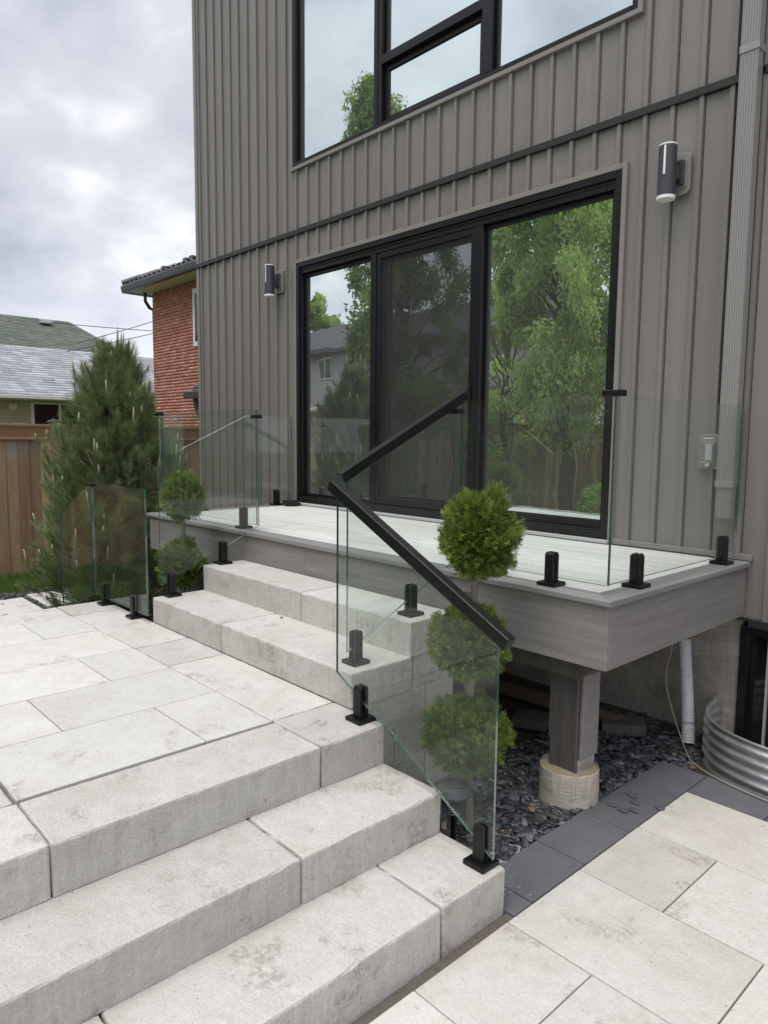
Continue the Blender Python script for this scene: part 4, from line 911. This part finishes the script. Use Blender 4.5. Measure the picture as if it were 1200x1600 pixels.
addbricks(True, BX0, BX1, BY); addbricks(False, BY+.055, BY+5, BX0)
nb = len(V)//8; Fb = (np.arange(nb)[:, None, None]*8 + np.array([(0,3,2,1),(4,5,6,7),(0,1,5,4),(1,2,6,5),(2,3,7,6),(3,0,4,7)])[None]).reshape(-1, 4)
o = npmesh('brickwork', np.array(V), Fb, MT['brick'], bh, np.array(C)); o['kind'] = 'stuff'
OV = .50; ex0, ey0 = BX0-OV, BY-OV
MB().box(ex0+.06, BX1+.3, ey0+.06, BY+9.4, BZ-.03, BZ).build('soffit', MT['soffit'], bh)
MB().prism([(ey0-.07, BZ-.0), (ey0-.05, BZ-.045), (ey0+.055, BZ-.045), (ey0+.055, BZ+.14), (ey0-.08, BZ+.14), (ey0-.09, BZ+.10)], 'x', ex0-.08, BX1+.3).build('gutter', MT['gutter'], bh, .004)
MB().box(ex0-.08, ex0+.055, ey0+.06, BY+9.4, BZ-.045, BZ+.14).build('gutter', MT['gutter'], bh, .004)
# tiled hip roof: courses with rolled profile
vs = []; fs = []; nu, nc_ = 170, 16; slope = .42
for cidx in range(nc_):
    for e2 in (0, 1):
        for i in range(nu+1):
            u = ex0 + (BX1+.3-ex0)*i/nu; d = (cidx + e2*1.04)*.33; uu = max(u, ex0+d)
            vs.append((uu, ey0-.04+d, BZ+.14+d*slope + (.045 if e2 == 0 else .0) + .018*math.sin(u*2*math.pi/.25)))
    b = cidx*2*(nu+1); fs += [(b+i, b+i+1, b+nu+1+i+1, b+nu+1+i) for i in range(nu)]
    if cidx: fs += [(b-(nu+1)+i, b-(nu+1)+i+1, b+i+1, b+i) for i in range(nu)]
MB().add(vs, fs).build('tile_roof', MT['tile'], bh, fix=False)
vs = []; fs = []
for cidx in range(nc_):
    for e2 in (0, 1):
        for i in range(60):
            u = ey0 + 9*i/59; d = (cidx + e2*1.04)*.33; uu = max(u, ey0+d); vs.append((ex0-.04+d, uu, BZ+.14+d*slope+(.045 if e2 == 0 else 0)+.018*math.sin(u*2*math.pi/.25)))
    b = cidx*120; fs += [(b+i, b+i+1, b+60+i+1, b+60+i) for i in range(59)]
    if cidx: fs += [(b-60+i, b-60+i+1, b+i+1, b+i) for i in range(59)]
MB().add(vs, fs).build('tile_roof', MT['tile'], bh, fix=False)
hp = [(ex0-.04+d, ey0-.04+d, BZ+.20+d*slope) for d in np.arange(0, 5.2, .33)]
for a, b in zip(hp, hp[1:]): MB().tube([a, (b[0], b[1], b[2]+.03)], [.085, .07], 8).build('hip_tile', MT['tile'], bh)
for xx in (-14.9, -13.75, -13.45): MB().box(xx, xx+.16, ey0+.35, ey0+.55, BZ+.33, BZ+.47).build('snow_guard', MT['tile'], bh, .01)
MB().tube([(BX0-.16, BY-.12, BZ-.03), (BX0-.16, BY-.12, BZ-.24), (BX0-.12, BY-.03, BZ-.40), (BX0-.06, BY+.06, BZ-.48), (BX0-.06, BY+.08, ZG)], .045, 8).build('downspout', MT['gutter'], bh)
wn = MB().box(-13.50, -12.2, BY-.05, BY-.006, 2.80, 4.15).build('window', MT['white'], bh, .01); MB().box(-13.38, -12.3, BY-.056, BY-.051, 2.92, 4.03).build('pane', MT['dark'], wn)
# low porch roof of the same house
pr_ = thing('porch', (-10.18, 3.2, ZG), 'small porch with dark tiled roof and gutter against the brick house', 'porch')
MB().add([(-11.03, 2.6, 1.62), (-9.0, 2.6, 1.62), (-9.0, 3.99, 2.25), (-10.58, 3.99, 2.25), (-11.03, 3.99, 1.62), (-11.03, 2.6, 1.56), (-9.0, 2.6, 1.56), (-9.0, 3.99, 1.56), (-11.03, 3.99, 1.56)], [(0, 1, 2, 3), (0, 3, 4), (0, 5, 6, 1), (0, 4, 8, 5), (5, 8, 7, 6)]).build('roof', MT['tile'], pr_)
for k in range(5): MB().tube([(-10.98+.10*k, 2.65+.32*k, 1.66+.145*k), (-10.88+.10*k, 2.65+.32*(k+1), 1.66+.145*(k+1))], .07, 8).build('hip_tile', MT['tile'], pr_)
MB().prism([(2.48, 1.44), (2.60, 1.44), (2.60, 1.58), (2.46, 1.58)], 'x', -11.16, -9.0).build('gutter', MT['gutter'], pr_, .01)
MB().box(-10.88, -9.0, 2.75, 3.98, 1.36, 1.44).build('fascia', MT['white'], pr_); MB().box(-10.63, -10.50, 2.72, 2.86, ZG, 1.36).build('column', MT['white'], pr_)
MB().tube([(-10.83, 2.56, 1.46), (-10.81, 2.6, 1.2), (-10.68, 2.68, 1.0), (-10.60, 2.70, .85), (-10.60, 2.70, ZG)], .055, 8).build('downspout', MT['gutter'], pr_)

# ------------------------------------------------------------------ houses beyond the fence
def shingles(name, y0, y1, x_eave, z_eave, x_top, z_top, mat, parent, pal, tab=.32, exp=.19, hip=0.0, seed=1):
    r = np.random.default_rng(seed); L_ = math.hypot(x_top-x_eave, z_top-z_eave); d = np.array([(x_top-x_eave)/L_, 0, (z_top-z_eave)/L_]); nrm = np.array([-d[2], 0, d[0]]) * (1 if -d[2]*0+d[0] > 0 else -1)
    if nrm[2] < 0: nrm = -nrm
    V = []; C = []; s = 0.; j = 0
    while s < L_-.02:
        e2 = min(s+exp*1.25, L_); u = y0 - tab*r.random(); ymax = y1 - hip*(s/L_)
        while u < ymax:
            a, b = max(u, y0), min(u+tab-.006, ymax)
            if b-a > .02:
                o0 = np.array([x_eave, 0, z_eave]) + d*s + nrm*.022; o1 = np.array([x_eave, 0, z_eave]) + d*e2 + nrm*.006; q0 = o0-nrm*.018; q1 = o1-nrm*.006
                V.extend([(o0[0], a, o0[2]), (o0[0], b, o0[2]), (o1[0], b, o1[2]), (o1[0], a, o1[2]), (q0[0], a, q0[2]), (q0[0], b, q0[2])]); C.extend([np.array(pal[r.integers(len(pal))])*r.uniform(.88, 1.12)]*6)
            u += tab
        s += exp; j += 1
    n = len(V)//6; F = (np.arange(n)[:, None, None]*6 + np.array([(0, 1, 2, 3), (4, 5, 1, 0)])[None]).reshape(-1, 4)
    o = npmesh(name, np.array(V), F, mat, parent, np.array(C)); o['kind'] = 'stuff'; return o
bg_ = thing('bungalow', (-21, 2, ZG), 'low beige bungalow with a light grey shingle roof beyond the fence', 'house')
GS = [(.36, .375, .40), (.41, .425, .45), (.32, .335, .365), (.46, .47, .495)]
MB().box(-27, -20.6, -12, 14, ZG, 1.86).build('wall', MT['stucco'], bg_)
o = MB().add([(-20.02, -12.5, 1.82), (-20.02, 14.5, 1.82), (-23.5, 14.5, 3.55), (-23.5, -12.5, 3.55), (-27.1, -12.5, 1.82), (-27.1, 14.5, 1.82)], [(0, 1, 2, 3), (3, 2, 5, 4), (0, 3, 4), (1, 5, 2)]).build('roof', MT['tile'], bg_)
s_ = shingles('shingle_courses', -4, 12, -20.0, 1.83, -23.5, 3.57, MT['shingle'], bg_, GS)
MB().box(-20.02, -19.93, -12.5, 14.5, 1.72, 1.825).build('gutter', MT['white'], bg_, .01); MB().box(-20.6, -20.02, -12.5, 14.5, 1.70, 1.72).build('soffit', MT['white'], bg_)
wn = MB().box(-20.6, -20.54, 2.38, 4.3, .25, 1.66).build('window', MT['white'], bg_, .01); MB().box(-20.545, -20.53, 2.47, 3.16, .34, 1.6).box(-20.545, -20.53, 3.24, 4.2, .34, 1.6).build('pane', MT['dark'], wn)
MB().box(-20.6, -20.5, 1.78, 2.0, 1.40, 1.60).build('vent', MT['soffit'], bg_, .02); MB().box(-20.6, -20.5, 1.85, 2.2, .96, 1.08).build('vent_hood', MT['galv'], bg_, .02)
for k in range(14): MB().box(-20.6, -20.593, -3, 10, -.9+.19*k, -.9+.19*k+.012).build('wall_course', MT['soffit'], bg_)
gh = thing('green_roof_house', (-28, 4, ZG), 'house with a grey green hipped shingle roof behind the bungalow', 'house')
MB().box(-31, -26.0, -10, 7.2, ZG, 3.74).build('wall', MT['stucco'], gh)
MB().add([(-25.5, -10, 3.77), (-25.5, 7.6, 3.77), (-28.5, 6.28, 5.28), (-28.5, -10, 5.28), (-31.5, 7.6, 3.77), (-31.5, -10, 3.77)], [(0, 1, 2, 3), (1, 4, 2), (3, 2, 4, 5)]).build('roof', MT['shingle_green'], gh)
shingles('shingle_courses', -2, 7.6, -25.5, 3.79, -28.5, 5.30, MT['shingle_green'], gh, [(.155, .18, .15), (.13, .155, .128), (.18, .20, .165), (.14, .165, .14)], .32, .17, 1.32, 4)
MB().box(-25.5, -25.42, -10, 7.65, 3.63, 3.80).build('gutter', MT['white'], gh, .01); MB().box(-26, -25.5, -10, 7.6, 3.62, 3.64).build('soffit', MT['white'], gh)
MB().box(-27.95, -27.65, 5.0, 5.45, 5.02, 5.20).build('roof_vent', MT['galv'], gh, .02)
for ci, (p, q, sg) in enumerate((((-18, 2.9, 3.20), (-18, 12, 7.4), .25), ((-18, 2.6, 2.95), (-18, 12, 6.6), .3), ((-18.6, 2.4, 3.75), (-18, 14, 4.6), .2))):
    tag(MB().tube([tuple(Vector(p).lerp(Vector(q), k/16) - Vector((0, 0, sg*4*(k/16)*(1-k/16)))) for k in range(17)], .011, 5).build('utility_cable', MT['gutter']), ('upper of two rising overhead cables beside the brick house', 'lower of two rising overhead cables beside the brick house', 'nearly level thin overhead cable above the green roof edge')[ci], 'cable', 'overhead utility cables')

# ------------------------------------------------------------------ house behind the back yard, seen in the door glass
nh = thing('siding_house', (-20, -18, ZG), 'grey vinyl sided house with dark roof behind the back fence', 'house')
NX0, NX1, NY0, NY1, NZ = -31, -10.5, -24.0, -16.0, 4.55
MB().box(NX0, NX1, NY0, NY1, ZG, NZ).build('wall', MT['vinyl'], nh)
m = MB()
for k in range(23):
    z = 2.2 + .1*k; m.prism([(NY1, z), (NY1+.022, z+.002), (NY1+.006, z+.1)], 'x', NX0, NX1)
m.build('siding_courses', MT['vinyl'], nh)['kind'] = 'stuff'
MB().box(NX0-.01, NX1+.01, NY1, NY1+.06, ZG, 2.18).build('brick_base', plain('red_base', (.24, .11, .08), .9, 0, .2, 14, .5, 30), nh)
MB().add([(NX0-.5, NY1+.5, NZ), (NX1+.5, NY1+.5, NZ), (NX1-3.2, -20, NZ+2.1), (NX0+3.2, -20, NZ+2.1), (NX0-.5, NY0-.5, NZ), (NX1+.5, NY0-.5, NZ)], [(0, 1, 2, 3), (1, 5, 2), (3, 2, 5, 4), (0, 3, 4), (0, 4, 5, 1)]).build('roof', plain('matte_roof', (.10, .10, .108), .95, 0, .2, 6, .4, 20, 0, .05), nh)
MB().box(NX0-.55, NX1+.55, NY1+.5, NY1+.58, NZ-.12, NZ+.05).build('gutter', MT['gutter'], nh)
for xx in (-24.3, -21.2, -15.2, -12.4):
    w_ = MB().box(xx, xx+.95, NY1+.02, NY1+.07, 3.35, 4.35).build('window', MT['white'], nh, .01); MB().box(xx+.07, xx+.44, NY1+.071, NY1+.08, 3.42, 4.28).box(xx+.51, xx+.88, NY1+.071, NY1+.08, 3.42, 4.28).build('pane', MT['dark'], w_)
